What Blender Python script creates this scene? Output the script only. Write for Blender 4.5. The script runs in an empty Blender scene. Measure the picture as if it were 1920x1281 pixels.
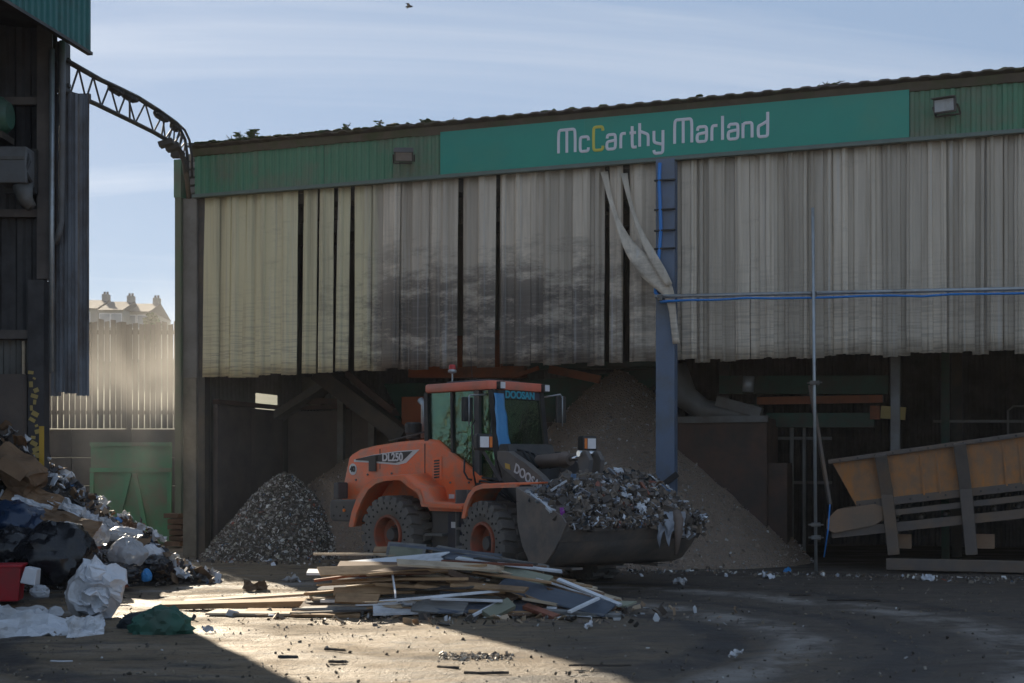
import bpy, bmesh, math, random
import numpy as np
from mathutils import Vector, Matrix, noise as mnoise
random.seed(7); np.random.seed(7)
R = math.radians
scene = bpy.context.scene
col = scene.collection

# ------------------------------------------------------------------ camera
CAM_H, FOC, HZ = 1.70, 2500.0, 890.0
cd = bpy.data.cameras.new('camera'); cam = bpy.data.objects.new('camera', cd); col.objects.link(cam)
cam.location = (0, 0, CAM_H); cam.rotation_euler = (R(90), 0, 0)
cd.sensor_width = 36; cd.lens = 36 * FOC / 1920; cd.shift_y = (HZ - 640.5) / 1920
cd.clip_start = .1; cd.clip_end = 3000
cd.dof.use_dof = True; cd.dof.focus_distance = 22.5; cd.dof.aperture_fstop = 2.8
scene.camera = cam

# ------------------------------------------------------------------ sky and sun
SUN_AZ, SUN_EL = R(-25.9), R(23.2)            # azimuth from +Y, towards +X positive
w = bpy.data.worlds.new('World'); scene.world = w; w.use_nodes = True
nt = w.node_tree; nt.nodes.clear()
def N(t, **k):
    n = nt.nodes.new(t)
    for a, b in k.items(): setattr(n, a, b)
    return n
out = N('ShaderNodeOutputWorld'); bg = N('ShaderNodeBackground'); sky = N('ShaderNodeTexSky')
sky.sky_type = 'NISHITA'; sky.sun_disc = False; sky.sun_elevation = SUN_EL; sky.sun_rotation = SUN_AZ
sky.air_density = .9; sky.dust_density = .25; sky.ozone_density = 2.0; sky.altitude = 200
bg.inputs[1].default_value = .075
tc = N('ShaderNodeTexCoord'); sep = N('ShaderNodeSeparateXYZ'); nt.links.new(tc.outputs['Generated'], sep.inputs[0])
mx = N('ShaderNodeMath', operation='MAXIMUM'); mx.inputs[1].default_value = 0; nt.links.new(sep.outputs[2], mx.inputs[0])
ad = N('ShaderNodeMath', operation='ADD'); ad.inputs[1].default_value = .12; nt.links.new(mx.outputs[0], ad.inputs[0])
dv = N('ShaderNodeVectorMath', operation='DIVIDE'); cmb = N('ShaderNodeCombineXYZ')
for i in range(3): nt.links.new(ad.outputs[0], cmb.inputs[i])
nt.links.new(tc.outputs['Generated'], dv.inputs[0]); nt.links.new(cmb.outputs[0], dv.inputs[1])
mp = N('ShaderNodeMapping'); mp.inputs['Rotation'].default_value = (0, 0, R(-52)); mp.inputs['Scale'].default_value = (.5, 1.7, 0)
nt.links.new(dv.outputs[0], mp.inputs[0])
n1 = N('ShaderNodeTexNoise'); n1.inputs['Scale'].default_value = 1.0; n1.inputs['Detail'].default_value = 9; n1.inputs['Roughness'].default_value = .58; n1.inputs['Distortion'].default_value = .7
nt.links.new(mp.outputs[0], n1.inputs['Vector'])
cr = N('ShaderNodeValToRGB'); cr.color_ramp.elements[0].position = .50; cr.color_ramp.elements[1].position = .78
cr.color_ramp.elements[1].color = (.75, .75, .75, 1)
nt.links.new(n1.outputs[0], cr.inputs[0])
# a thin even veil of high cloud over the whole sky, with wisps of thicker cloud in it
veil = N('ShaderNodeMixRGB'); veil.inputs[0].default_value = .88; veil.inputs[2].default_value = (1.08, 1.43, 1.98, 1); nt.links.new(sky.outputs[0], veil.inputs[1])
cm = N('ShaderNodeMixRGB'); hs = N('ShaderNodeHueSaturation'); hs.inputs['Saturation'].default_value = .35; hs.inputs['Value'].default_value = 1.28
nt.links.new(veil.outputs[0], hs.inputs['Color']); nt.links.new(cr.outputs[0], cm.inputs[0]); nt.links.new(veil.outputs[0], cm.inputs[1]); nt.links.new(hs.outputs[0], cm.inputs[2])
nt.links.new(cm.outputs[0], bg.inputs[0]); nt.links.new(bg.outputs[0], out.inputs[0])
sd = bpy.data.lights.new('sun', 'SUN'); sd.energy = 3.2; sd.angle = R(.6); sd.color = (1, .86, .66)
so = bpy.data.objects.new('sun', sd); col.objects.link(so)
sdir = Vector((math.sin(SUN_AZ) * math.cos(SUN_EL), math.cos(SUN_AZ) * math.cos(SUN_EL), math.sin(SUN_EL)))
so.rotation_euler = sdir.to_track_quat('Z', 'Y').to_euler(); so.location = sdir * 60
vs = scene.view_settings; vs.view_transform = 'Standard'; vs.look = 'None'; vs.gamma = 1; vs.use_curve_mapping = False
vs.exposure = 1.8
scene.cycles.max_bounces = 8; scene.cycles.transparent_max_bounces = 16; scene.cycles.volume_bounces = 0
scene.cycles.volume_max_steps = 128

# ------------------------------------------------------------------ helpers
def P(px, py, D):            # a picture point at depth D metres, in world metres
    return Vector(((px - 960) / FOC * D, D, CAM_H + (HZ - py) / FOC * D))
def GD(py): return FOC * CAM_H / (py - HZ)      # ground depth of a picture row

class MB:
    def __init__(s): s.v = []; s.f = []; s.c = []; s.cur = None
    def add(s, vs, fs):
        b = len(s.v); s.v += [tuple(v) for v in vs]; s.f += [tuple(i + b for i in f) for f in fs]
        if s.cur is not None: s.c += [s.cur] * len(fs)
        return s
    def box(s, c, size, rot=None, top=1.0, topy=None):
        hx, hy, hz = size[0] / 2, size[1] / 2, size[2] / 2; ty = top if topy is None else topy
        p = [(-hx, -hy, -hz), (hx, -hy, -hz), (hx, hy, -hz), (-hx, hy, -hz), (-hx * top, -hy * ty, hz), (hx * top, -hy * ty, hz), (hx * top, hy * ty, hz), (-hx * top, hy * ty, hz)]
        m = rot.to_matrix() if hasattr(rot, 'to_matrix') else rot
        if m is not None: p = [m @ Vector(q) for q in p]
        return s.add([Vector(q) + Vector(c) for q in p], [(0, 3, 2, 1), (4, 5, 6, 7), (0, 1, 5, 4), (1, 2, 6, 5), (2, 3, 7, 6), (3, 0, 4, 7)])
    def bx(s, x0, x1, y0, y1, z0, z1): return s.box(((x0 + x1) / 2, (y0 + y1) / 2, (z0 + z1) / 2), (abs(x1 - x0), abs(y1 - y0), abs(z1 - z0)))
    def bar(s, a, b, wd, th, up=(0, 0, 1)):      # rectangular bar from a to b: wd sideways, th along up
        a, b = Vector(a), Vector(b); x = (b - a).normalized(); u = Vector(up); y = u.cross(x)
        if y.length < 1e-4: y = Vector((0, 1, 0)).cross(x)
        y.normalize(); z = x.cross(y)
        q = []
        for p in (a, b):
            for sy, sz in ((-1, -1), (1, -1), (1, 1), (-1, 1)): q.append(p + y * sy * wd / 2 + z * sz * th / 2)
        return s.add(q, [(0, 3, 2, 1), (4, 5, 6, 7), (0, 1, 5, 4), (1, 2, 6, 5), (2, 3, 7, 6), (3, 0, 4, 7)])
    def tube(s, pts, r, n=8, flat=None, cap=True):   # round tube along points; r number or list
        pts = [Vector(p) for p in pts]; rs = r if isinstance(r, (list, tuple)) else [r] * len(pts)
        vs = []; prev = None
        for i, p in enumerate(pts):
            t = (pts[min(i + 1, len(pts) - 1)] - pts[max(i - 1, 0)]); t.normalize()
            ref = prev if prev is not None else (Vector((0, 0, 1)) if abs(t.z) < .9 else Vector((1, 0, 0)))
            a = (ref - t * ref.dot(t)); a.normalize(); b = t.cross(a); prev = a
            for k in range(n):
                an = 2 * math.pi * k / n
                vs.append(p + (a * math.cos(an) + b * math.sin(an)) * rs[i])
        if flat: 
            vs = [Vector((v.x * flat[0], v.y * flat[1], v.z * flat[2])) for v in vs]
        fs = []
        for i in range(len(pts) - 1):
            for k in range(n): fs.append((i * n + k, i * n + (k + 1) % n, (i + 1) * n + (k + 1) % n, (i + 1) * n + k))
        if cap:
            fs.append(tuple(range(n - 1, -1, -1))); fs.append(tuple((len(pts) - 1) * n + k for k in range(n)))
        return s.add(vs, fs)
    def prism(s, poly, a, b, axis='y'):          # polygon of (p, q) pairs pushed from a to b along axis
        n = len(poly)
        def mk(p, t): return {'y': (p[0], t, p[1]), 'x': (t, p[0], p[1]), 'z': (p[0], p[1], t)}[axis]
        vs = [mk(p, a) for p in poly] + [mk(p, b) for p in poly]
        fs = [tuple(range(n)), tuple(range(2 * n - 1, n - 1, -1))] + [(i, i + n, (i + 1) % n + n, (i + 1) % n) for i in range(n)]
        return s.add(vs, fs)
    def lathe(s, prof, n=32, axis='y', c=(0, 0, 0), closed=False):   # (r, t) profile round an axis through c
        vs = []
        for r, t in prof:
            for k in range(n):
                an = 2 * math.pi * k / n; p, q = r * math.cos(an), r * math.sin(an)
                vs.append(Vector({'y': (p, t, q), 'x': (t, p, q), 'z': (p, q, t)}[axis]) + Vector(c))
        fs = []; m = len(prof)
        for i in range(m if closed else m - 1):
            for k in range(n): fs.append((i * n + k, i * n + (k + 1) % n, ((i + 1) % m) * n + (k + 1) % n, ((i + 1) % m) * n + k))
        return s.add(vs, fs)
    def grid(s, fn, nu, nv):
        vs = [fn(i / nu, j / nv) for j in range(nv + 1) for i in range(nu + 1)]
        fs = [(j * (nu + 1) + i, j * (nu + 1) + i + 1, (j + 1) * (nu + 1) + i + 1, (j + 1) * (nu + 1) + i) for j in range(nv) for i in range(nu)]
        return s.add(vs, fs)
    def build(s, name, mat, parent=None, M=None, smooth=False, bevel=0, solid=0, fixn=True, loc=None, rot=None, autosm=None):
        v = s.v
        if M is not None: v = [tuple(M @ Vector(p)) for p in v]
        me = bpy.data.meshes.new(name); me.from_pydata([tuple(p) for p in v], [], s.f)
        if s.c:
            at = me.color_attributes.new('tint', 'FLOAT_COLOR', 'CORNER')
            arr = []
            for f, c_ in zip(s.f, s.c): arr += list(c_) * len(f)
            at.data.foreach_set('color', arr)
        if fixn or bevel:
            bm = bmesh.new(); bm.from_mesh(me)
            if fixn: bmesh.ops.recalc_face_normals(bm, faces=bm.faces)
            if bevel:
                es = [e for e in bm.edges if len(e.link_faces) == 2 and e.calc_face_angle(0) > .5]
                bmesh.ops.bevel(bm, geom=es, offset=bevel, segments=2, affect='EDGES', profile=.6, clamp_overlap=True)
            bm.to_mesh(me); bm.free()
        me.materials.append(MAT[mat] if isinstance(mat, str) else mat)
        if smooth or autosm:
            me.polygons.foreach_set('use_smooth', [True] * len(me.polygons))
            if autosm: me.set_sharp_from_angle(angle=R(autosm))
        o = bpy.data.objects.new(name, me); col.objects.link(o)
        if parent is not None: o.parent = parent
        if loc is not None: o.location = loc
        if rot is not None: o.rotation_euler = rot
        if solid:
            md = o.modifiers.new('solid', 'SOLIDIFY'); md.thickness = solid; md.offset = 0
        return o
def tag(o, label=None, cat=None, group=None, kind=None):
    if label: o['label'] = label
    if cat: o['category'] = cat
    if group: o['group'] = group
    if kind: o['kind'] = kind
    return o
def empty(name, loc=(0, 0, 0), rz=0):
    o = bpy.data.objects.new(name, None); col.objects.link(o); o.location = loc; o.rotation_euler = (0, 0, rz); o.empty_display_size = .2; return o
def nz(x, y=0, z=0, s=1.0): return mnoise.noise(Vector((x * s, y * s, z * s)))
def fbm(x, y=0, z=0, s=1.0, o=4): return mnoise.fractal(Vector((x * s, y * s, z * s)), 1.0, 2.0, o)

# ------------------------------------------------------------------ materials
MAT = {}
class NT:
    def __init__(s, name):
        s.m = bpy.data.materials.new(name); s.m.use_nodes = True; s.t = s.m.node_tree; s.t.nodes.clear()
        s.out = s.n('ShaderNodeOutputMaterial'); s.b = s.n('ShaderNodeBsdfPrincipled'); s.l(s.b.outputs[0], s.out.inputs[0]); MAT[name] = s.m
        s.tc = s.n('ShaderNodeTexCoord'); s.oi = s.n('ShaderNodeObjectInfo')
        # each object takes another piece of the pattern
        mul = s.n('ShaderNodeVectorMath', operation='SCALE'); mul.inputs[0].default_value = (37.1, 91.7, 53.3); s.l(s.oi.outputs['Random'], mul.inputs['Scale'])
        ad = s.n('ShaderNodeVectorMath', operation='ADD'); s.l(s.tc.outputs['Object'], ad.inputs[0]); s.l(mul.outputs[0], ad.inputs[1]); s.vec = ad.outputs[0]
    def n(s, t, **k):
        x = s.t.nodes.new(t)
        for a, b in k.items(): setattr(x, a, b)
        return x
    def l(s, a, b): s.t.links.new(a, b)
    def noise(s, scale, detail=5, rough=.55, vec=None, sc=None, dist=0):
        x = s.n('ShaderNodeTexNoise'); x.inputs['Scale'].default_value = scale; x.inputs['Detail'].default_value = detail; x.inputs['Roughness'].default_value = rough; x.inputs['Distortion'].default_value = dist
        v = vec or s.vec
        if sc:
            mp = s.n('ShaderNodeMapping'); mp.inputs['Scale'].default_value = sc; s.l(v, mp.inputs[0]); v = mp.outputs[0]
        s.l(v, x.inputs['Vector']); return x.outputs[0]
    def ramp(s, fac, stops):
        x = s.n('ShaderNodeValToRGB'); e = x.color_ramp.elements
        while len(e) < len(stops): e.new(.5)
        for i, (p, c) in enumerate(stops):
            e[i].position = p; e[i].color = (*c, 1) if hasattr(c, '__len__') else (c, c, c, 1)
        s.l(fac, x.inputs[0]); return x.outputs[0]
    def mix(s, fac, a, b, mode='MIX'):
        x = s.n('ShaderNodeMixRGB', blend_type=mode)
        for i, q in enumerate((fac, a, b)):
            if hasattr(q, 'is_linked'): s.l(q, x.inputs[i])
            elif i == 0: x.inputs[0].default_value = q
            else: x.inputs[i].default_value = (*q, 1)
        return x.outputs[0]
    def math(s, op, a, b=0.):
        x = s.n('ShaderNodeMath', operation=op)
        for i, q in enumerate((a, b)):
            if hasattr(q, 'is_linked'): s.l(q, x.inputs[i])
            else: x.inputs[i].default_value = q
        return x.outputs[0]
    def col(s, c): s.l(c, s.b.inputs['Base Color']); return s
    def bump(s, h, st=.3, dist=.02):
        x = s.n('ShaderNodeBump'); x.inputs['Strength'].default_value = st; x.inputs['Distance'].default_value = dist; s.l(h, x.inputs['Height']); s.l(x.outputs[0], s.b.inputs['Normal']); return s
    def rough(s, r):
        if hasattr(r, 'is_linked'): s.l(r, s.b.inputs['Roughness'])
        else: s.b.inputs['Roughness'].default_value = r
        return s
    def rnd(s, c, amt):       # objects differ a little in lightness
        v = s.math('ADD', s.math('MULTIPLY', s.oi.outputs['Random'], amt * 2), 1 - amt)
        h = s.n('ShaderNodeHueSaturation'); s.l(v, h.inputs['Value']); s.l(c, h.inputs['Color']); return h.outputs[0]

def pm(name, c1, c2=None, scale=3, rough=.7, bump=.15, metal=0, rnd=0, dirt=None, dirt_amt=.5, dscale=1.2, sc=None, bscale=40, spec=.5):
    t = NT(name); c2 = c2 or tuple(x * .7 for x in c1)
    c = t.mix(t.ramp(t.noise(scale, 6, .6, sc=sc), [(.3, 0.), (.7, 1.)]), c1, c2)
    if dirt:
        d = t.ramp(t.noise(dscale, 8, .65), [(.62 - dirt_amt * .4, 0.), (.78 - dirt_amt * .2, 1.)])
        c = t.mix(d, c, dirt)
    if rnd: c = t.rnd(c, rnd)
    t.col(c); t.rough(t.math('ADD', t.math('MULTIPLY', t.noise(scale * 3, 4), .3), rough - .15))
    t.b.inputs['Metallic'].default_value = metal; t.b.inputs['Specular IOR Level'].default_value = spec
    if bump: t.bump(t.noise(bscale, 5, .6), bump, .01)
    return t

pm('fascia_green', (.065, .21, .12), (.085, .235, .14), 1.5, .6, .1, dirt=(.16, .17, .12), dirt_amt=.42, dscale=.9)
pm('canopy_teal', (.015, .13, .12), (.025, .14, .125), 2, .55, .1, dirt=(.04, .07, .06), dirt_amt=.3)
pm('sign_teal', (.002, .30, .22), (.002, .27, .21), .7, .45, .03, dirt=(.03, .28, .2), dirt_amt=.25, dscale=.5)
pm('sign_white', (.72, .74, .78), (.66, .68, .72), 3, .5, 0)
pm('sign_yellow', (.62, .58, .09), (.55, .52, .08), 3, .5, 0)
pm('flashing', (.10, .15, .13), (.13, .17, .15), 3, .5, .05)
pm('roof_edge', (.07, .055, .06), (.10, .08, .07), 2, .85, .3, dirt=(.09, .085, .04), dirt_amt=.5)
pm('gutter', (.075, .06, .045), (.11, .09, .065), 2.5, .9, .4, dirt=(.06, .075, .03), dirt_amt=.5, dscale=1.5)
pm('moss', (.05, .075, .015), (.03, .05, .012), 8, .95, .6)
pm('column_blue', (.12, .165, .24), (.10, .14, .21), 2, .5, .06, dirt=(.11, .12, .13), dirt_amt=.35)
pm('steel_dark', (.05, .047, .045), (.03, .03, .03), 3, .6, .2, dirt=(.09, .07, .05), dirt_amt=.5)
pm('steel_grey', (.17, .17, .165), (.12, .12, .115), 3, .55, .15, dirt=(.10, .08, .06), dirt_amt=.45)
pm('galv', (.42, .45, .47), (.33, .36, .38), 8, .4, .05, metal=.6, dirt=(.25, .22, .18), dirt_amt=.3)
pm('rust_steel', (.12, .065, .045), (.07, .045, .035), 2, .8, .3, dirt=(.05, .042, .038), dirt_amt=.55)
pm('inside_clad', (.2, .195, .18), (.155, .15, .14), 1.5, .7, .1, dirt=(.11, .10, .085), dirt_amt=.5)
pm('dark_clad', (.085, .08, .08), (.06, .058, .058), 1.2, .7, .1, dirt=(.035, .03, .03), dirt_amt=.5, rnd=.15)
pm('wing_clad', (.19, .205, .23), (.15, .16, .18), 1.2, .55, .08, dirt=(.10, .085, .08), dirt_amt=.45, rnd=.1)
pm('post_brown', (.15, .125, .11), (.11, .095, .085), 2, .7, .2, dirt=(.07, .06, .055), dirt_amt=.45)
pm('post_green', (.10, .14, .075), (.13, .15, .10), 2, .7, .15, dirt=(.15, .14, .11), dirt_amt=.5)
pm('post_pale', (.22, .20, .16), (.17, .155, .125), 2.2, .8, .2, dirt=(.10, .085, .06), dirt_amt=.45)
pm('concrete', (.14, .118, .095), (.10, .085, .07), 1.2, .9, .35, dirt=(.08, .068, .055), dirt_amt=.55)
pm('push_wall', (.15, .118, .098), (.11, .09, .078), 1.4, .85, .3, dirt=(.08, .07, .063), dirt_amt=.5)
pm('fence_wood', (.12, .10, .08), (.085, .072, .06), 3, .85, .3, rnd=.25, sc=(6, 6, .6))
pm('gate_green', (.09, .34, .16), (.075, .28, .14), 2, .65, .15, dirt=(.2, .2, .13), dirt_amt=.5)
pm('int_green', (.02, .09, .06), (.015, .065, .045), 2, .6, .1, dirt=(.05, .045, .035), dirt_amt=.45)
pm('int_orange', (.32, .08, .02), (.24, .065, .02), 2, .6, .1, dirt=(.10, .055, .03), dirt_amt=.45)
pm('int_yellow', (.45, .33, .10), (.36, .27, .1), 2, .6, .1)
pm('hopper_orange', (.60, .24, .065), (.36, .22, .13), 2.2, .7, .2, dirt=(.30, .19, .12), dirt_amt=.5, dscale=2.5, sc=(4, 4, .5))
pm('hopper_dust', (.34, .20, .115), (.27, .175, .115), 2.5, .85, .3, dirt=(.2, .15, .11), dirt_amt=.5)
pm('hopper_rib', (.15, .12, .10), (.11, .095, .085), 3, .8, .3, dirt=(.2, .13, .08), dirt_amt=.4)
pm('loader_orange', (.90, .19, .065), (.84, .18, .065), 1.6, .42, .05, dirt=(.50, .24, .16), dirt_amt=.42, dscale=2.6)
pm('loader_roof', (.80, .2, .12), (.72, .19, .12), 1.6, .5, .05, dirt=(.45, .2, .14), dirt_amt=.4)
pm('loader_grey', (.075, .075, .078), (.055, .055, .058), 3, .55, .1, dirt=(.10, .09, .08), dirt_amt=.45)
pm('loader_black', (.02, .02, .021), (.03, .029, .028), 4, .5, .1, dirt=(.06, .055, .05), dirt_amt=.4)
pm('tank_navy', (.025, .03, .05), (.02, .024, .04), 3, .5, .1, dirt=(.07, .06, .055), dirt_amt=.4)
pm('tyre', (.17, .155, .14), (.13, .12, .11), 5, .9, .4, dirt=(.21, .19, .165), dirt_amt=.4)
pm('tyre_dark', (.02, .019, .018), (.03, .028, .026), 5, .9, .3)
pm('rim_orange', (.42, .085, .035), (.34, .075, .035), 4, .55, .1, dirt=(.16, .085, .06), dirt_amt=.5, dscale=3)
pm('bucket', (.17, .152, .14), (.11, .10, .093), 2.5, .5, .5, metal=.1, dirt=(.25, .195, .155), dirt_amt=.5, dscale=2.2, bscale=16)
pm('arm_grey', (.11, .11, .115), (.09, .09, .095), 3, .5, .1, dirt=(.14, .11, .085), dirt_amt=.5)
pm('cyl_brown', (.16, .115, .09), (.12, .09, .075), 3, .55, .15)
pm('chrome', (.75, .75, .76), (.7, .7, .7), 5, .15, 0, metal=1)
pm('decal_white', (.7, .7, .7), (.6, .6, .6), 6, .5, 0)
pm('decal_yellow', (.55, .34, .04), (.5, .3, .04), 6, .5, 0)
pm('decal_cyan', (.04, .35, .45), (.04, .3, .4), 6, .5, 0)
pm('film_blue', (.06, .25, .52), (.10, .32, .58), 5, .35, .2)
pm('lens_white', (.8, .8, .82), (.7, .7, .72), 8, .2, 0)
pm('lens_orange', (.8, .2, .02), (.7, .18, .02), 8, .25, 0)
pm('lens_red', (.5, .04, .03), (.4, .03, .03), 8, .25, 0)
pm('hivis', (.32, .75, .06), (.28, .65, .06), 6, .8, .1)
pm('skin', (.5, .3, .22), (.45, .27, .2), 6, .6, 0)
pm('seat_black', (.03, .03, .033), (.02, .02, .022), 6, .8, .2)
pm('cable_blue', (.02, .22, .62), (.02, .18, .55), 5, .45, 0)
pm('cable_black', (.015, .015, .016), (.02, .02, .02), 5, .6, 0)
pm('truss', (.045, .042, .04), (.07, .062, .055), 4, .7, .2)
pm('motor_green', (.06, .15, .10), (.05, .12, .085), 3, .5, .1, dirt=(.09, .09, .075), dirt_amt=.4)
pm('box_grey', (.16, .165, .17), (.12, .125, .13), 3, .6, .1, dirt=(.10, .08, .065), dirt_amt=.45)
pm('house_wall', (.36, .33, .29), (.31, .29, .26), 1, .9, .1)
pm('house_roof', (.13, .115, .105), (.10, .09, .085), 1, .9, .1)
pm('glass_far', (.2, .22, .25), (.3, .32, .34), 1, .15, 0)
pm('hill', (.07, .09, .035), (.09, .10, .05), .2, .95, .2)
pm('leaf', (.05, .10, .02), (.09, .12, .03), 6, .7, .1, rnd=.2)
pm('stem', (.10, .07, .04), (.07, .05, .03), 6, .9, .1)
pm('bird', (.02, .02, .022), (.03, .03, .03), 6, .8, 0)
pm('bag_black', (.012, .012, .014), (.02, .02, .023), 4, .28, .25, bscale=14)
pm('bag_blue', (.02, .04, .085), (.016, .03, .06), 4, .3, .25, bscale=14)
pm('cardboard', (.24, .15, .085), (.19, .115, .065), 3, .85, .15, rnd=.25, dirt=(.10, .065, .04), dirt_amt=.4)
pm('paper', (.62, .64, .68), (.5, .52, .55), 3, .75, .1, rnd=.12, dirt=(.3, .27, .24), dirt_amt=.38)
pm('plastic_white', (.66, .68, .72), (.58, .60, .64), 4, .4, .1, dirt=(.4, .37, .34), dirt_amt=.32)
pm('plastic_red', (.42, .015, .025), (.36, .012, .02), 3, .4, .05, dirt=(.2, .03, .03), dirt_amt=.3)
pm('plastic_blue', (.03, .2, .5), (.04, .25, .55), 4, .4, .1)
pm('sack_green', (.035, .12, .085), (.025, .09, .065), 4, .75, .3, dirt=(.06, .08, .06), dirt_amt=.4)
pm('cloth_dark', (.035, .045, .05), (.025, .03, .035), 4, .9, .3)
pm('tarp_grey', (.30, .32, .36), (.24, .26, .30), 4, .5, .2, rnd=.2, dirt=(.14, .12, .11), dirt_amt=.45)
pm('clod', (.035, .03, .028), (.05, .043, .037), 8, .95, .5)
t = NT('clear_plastic'); c = t.mix(t.ramp(t.noise(3), [(.35, 0.), (.7, 1.)]), (.5, .53, .57), (.68, .70, .74)); t.col(c).rough(.22).bump(t.noise(12, 6), .35, .02)
t.b.inputs['Transmission Weight'].default_value = .35; t.b.inputs['Alpha'].default_value = .85
def wood(name, a, b, rnd=.22):
    t = NT(name)
    g = t.noise(5, 6, .6, sc=(.5, 9, 9), dist=.4)
    c = t.mix(t.ramp(g, [(.3, 0.), (.7, 1.)]), a, b)
    c = t.mix(t.ramp(t.noise(2.2, 7, .65), [(.5, 0.), (.72, 1.)]), c, tuple(x * .5 for x in b))
    t.col(t.rnd(c, rnd)).rough(.75).bump(g, .25, .006)
wood('wood_tan', (.40, .25, .13), (.30, .18, .09)); wood('wood_pale', (.52, .42, .30), (.42, .33, .23)); wood('wood_brown', (.20, .115, .065), (.13, .075, .045))
wood('wood_red', (.24, .085, .05), (.18, .065, .04)); wood('wood_grey', (.22, .22, .215), (.16, .16, .155)); wood('board_bluegrey', (.10, .125, .16), (.08, .095, .125))
wood('board_green', (.25, .26, .19), (.20, .215, .16)); wood('white_paint', (.70, .72, .75), (.62, .64, .67), .08); wood('board_dark', (.075, .065, .06), (.05, .045, .042))
# loose chips: colour carried by the faces
t = NT('chips'); at = t.n('ShaderNodeVertexColor'); at.layer_name = 'tint'; t.col(at.outputs[0]).rough(.6)
# heap body
def heap(name, a, b, spk, amt):
    t = NT(name); c = t.mix(t.ramp(t.noise(7, 8, .7), [(.3, 0.), (.7, 1.)]), a, b)
    v = t.n('ShaderNodeTexVoronoi'); v.inputs['Scale'].default_value = 26; t.l(t.vec, v.inputs['Vector'])
    sp = t.n('ShaderNodeSeparateColor'); t.l(v.outputs['Color'], sp.inputs[0])
    c = t.mix(t.ramp(sp.outputs[0], [(1 - amt, 0.), (1 - amt * .7, 1.)]), c, spk)
    t.col(c).rough(.95).bump(t.math('ADD', t.noise(22, 6, .7), v.outputs['Distance']), .9, .05); t.b.inputs['Specular IOR Level'].default_value = .25
heap('heap_dark', (.09, .078, .062), (.12, .105, .085), (.2, .19, .175), .16)
heap('heap_brown', (.36, .275, .21), (.27, .21, .165), (.3, .27, .24), .08)
heap('heap_mix', (.08, .068, .058), (.05, .043, .038), (.2, .19, .18), .12)
# glass of the cab
t = NT('glass'); t.t.nodes.remove(t.b)
tr = t.n('ShaderNodeBsdfTransparent'); tr.inputs[0].default_value = (.66, .78, .72, 1); gl = t.n('ShaderNodeBsdfGlossy'); gl.inputs['Roughness'].default_value = .06; gl.inputs[0].default_value = (.6, .78, .66, 1)
bp = t.n('ShaderNodeBump'); bp.inputs['Strength'].default_value = .5; bp.inputs['Distance'].default_value = .05; t.l(t.noise(2.5, 3), bp.inputs['Height']); t.l(bp.outputs[0], gl.inputs['Normal'])
fr = t.n('ShaderNodeFresnel'); fr.inputs[0].default_value = 1.55; ms = t.n('ShaderNodeMixShader')
t.l(t.math('ADD', t.math('MULTIPLY', fr.outputs[0], .7), .02), ms.inputs[0]); t.l(tr.outputs[0], ms.inputs[1]); t.l(gl.outputs[0], ms.inputs[2])
df = t.n('ShaderNodeBsdfDiffuse'); df.inputs[0].default_value = (.16, .14, .11, 1); m2 = t.n('ShaderNodeMixShader'); t.l(t.ramp(t.noise(3, 7, .7), [(.45, .02), (.8, .25)]), m2.inputs[0])
t.l(ms.outputs[0], m2.inputs[1]); t.l(df.outputs[0], m2.inputs[2]); t.l(m2.outputs[0], t.out.inputs[0])
# strip curtain: grey beige belting, sooty smears at mid height, fine cross ribs low down, yellower towards the corner
t = NT('strip'); obj = t.tc.outputs['Object']
base = t.mix(t.ramp(t.noise(1.5, 6, .6, sc=(5, 5, .35)), [(.3, 0.), (.7, 1.)]), (.62, .545, .44), (.46, .40, .32))
base = t.rnd(base, .26)
geo = t.n('ShaderNodeNewGeometry'); sx = t.n('ShaderNodeSeparateXYZ'); t.l(geo.outputs['Position'], sx.inputs[0])
corner_yellow = t.ramp(t.math('ADD', t.math('MULTIPLY', sx.outputs[0], -.25), t.math('MULTIPLY', t.noise(1.2, 4, vec=geo.outputs['Position'], sc=(4, 4, .3)), .5)), [(.85, 0.), (2.1, .8)])
base = t.mix(corner_yellow, base, (.66, .61, .38))
def band(src, lo, hi, soft):
    return t.math('MULTIPLY', t.ramp(t.math('DIVIDE', t.math('SUBTRACT', src, lo - soft), soft), [(0., 0.), (1., 1.)]), t.ramp(t.math('DIVIDE', t.math('SUBTRACT', hi + soft, src), soft), [(0., 0.), (1., 1.)]))
soot_n = t.math('ADD', t.math('MULTIPLY', t.noise(1.0, 9, .75, vec=geo.outputs['Position'], sc=(.9, .9, 3.4)), .72), t.math('MULTIPLY', t.noise(1.0, 8, .75, sc=(3, 3, 5.5)), .28))
area = t.math('MULTIPLY', band(sx.outputs[0], -2.2, 1.3, 2.2), band(sx.outputs[2], 3.5, 5.1, 1.4))
soot = t.ramp(t.math('ADD', t.math('ADD', soot_n, t.math('MULTIPLY', t.math('SUBTRACT', t.oi.outputs['Random'], .5), .10)), t.math('MULTIPLY', area, .19)), [(.57, 0.), (.70, .9)])
base = t.mix(t.math('MULTIPLY', soot, t.math('ADD', t.math('MULTIPLY', area, .75), .25)), base, (.075, .065, .058))
wv = t.n('ShaderNodeTexNoise'); wv.inputs['Scale'].default_value = 3; wv.inputs['Detail'].default_value = 3
mp2 = t.n('ShaderNodeMapping'); mp2.inputs['Scale'].default_value = (.5, .5, 9); t.l(t.vec, mp2.inputs[0]); t.l(mp2.outputs[0], wv.inputs['Vector'])
low = t.ramp(t.math('DIVIDE', t.math('SUBTRACT', 5.8, sx.outputs[2]), 2.0), [(0., 0.), (1., .55)])
base = t.mix(t.math('MULTIPLY', low, t.ramp(wv.outputs[0], [(.48, 0.), (.62, 1.)])), base, (.25, .22, .185))
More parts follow.
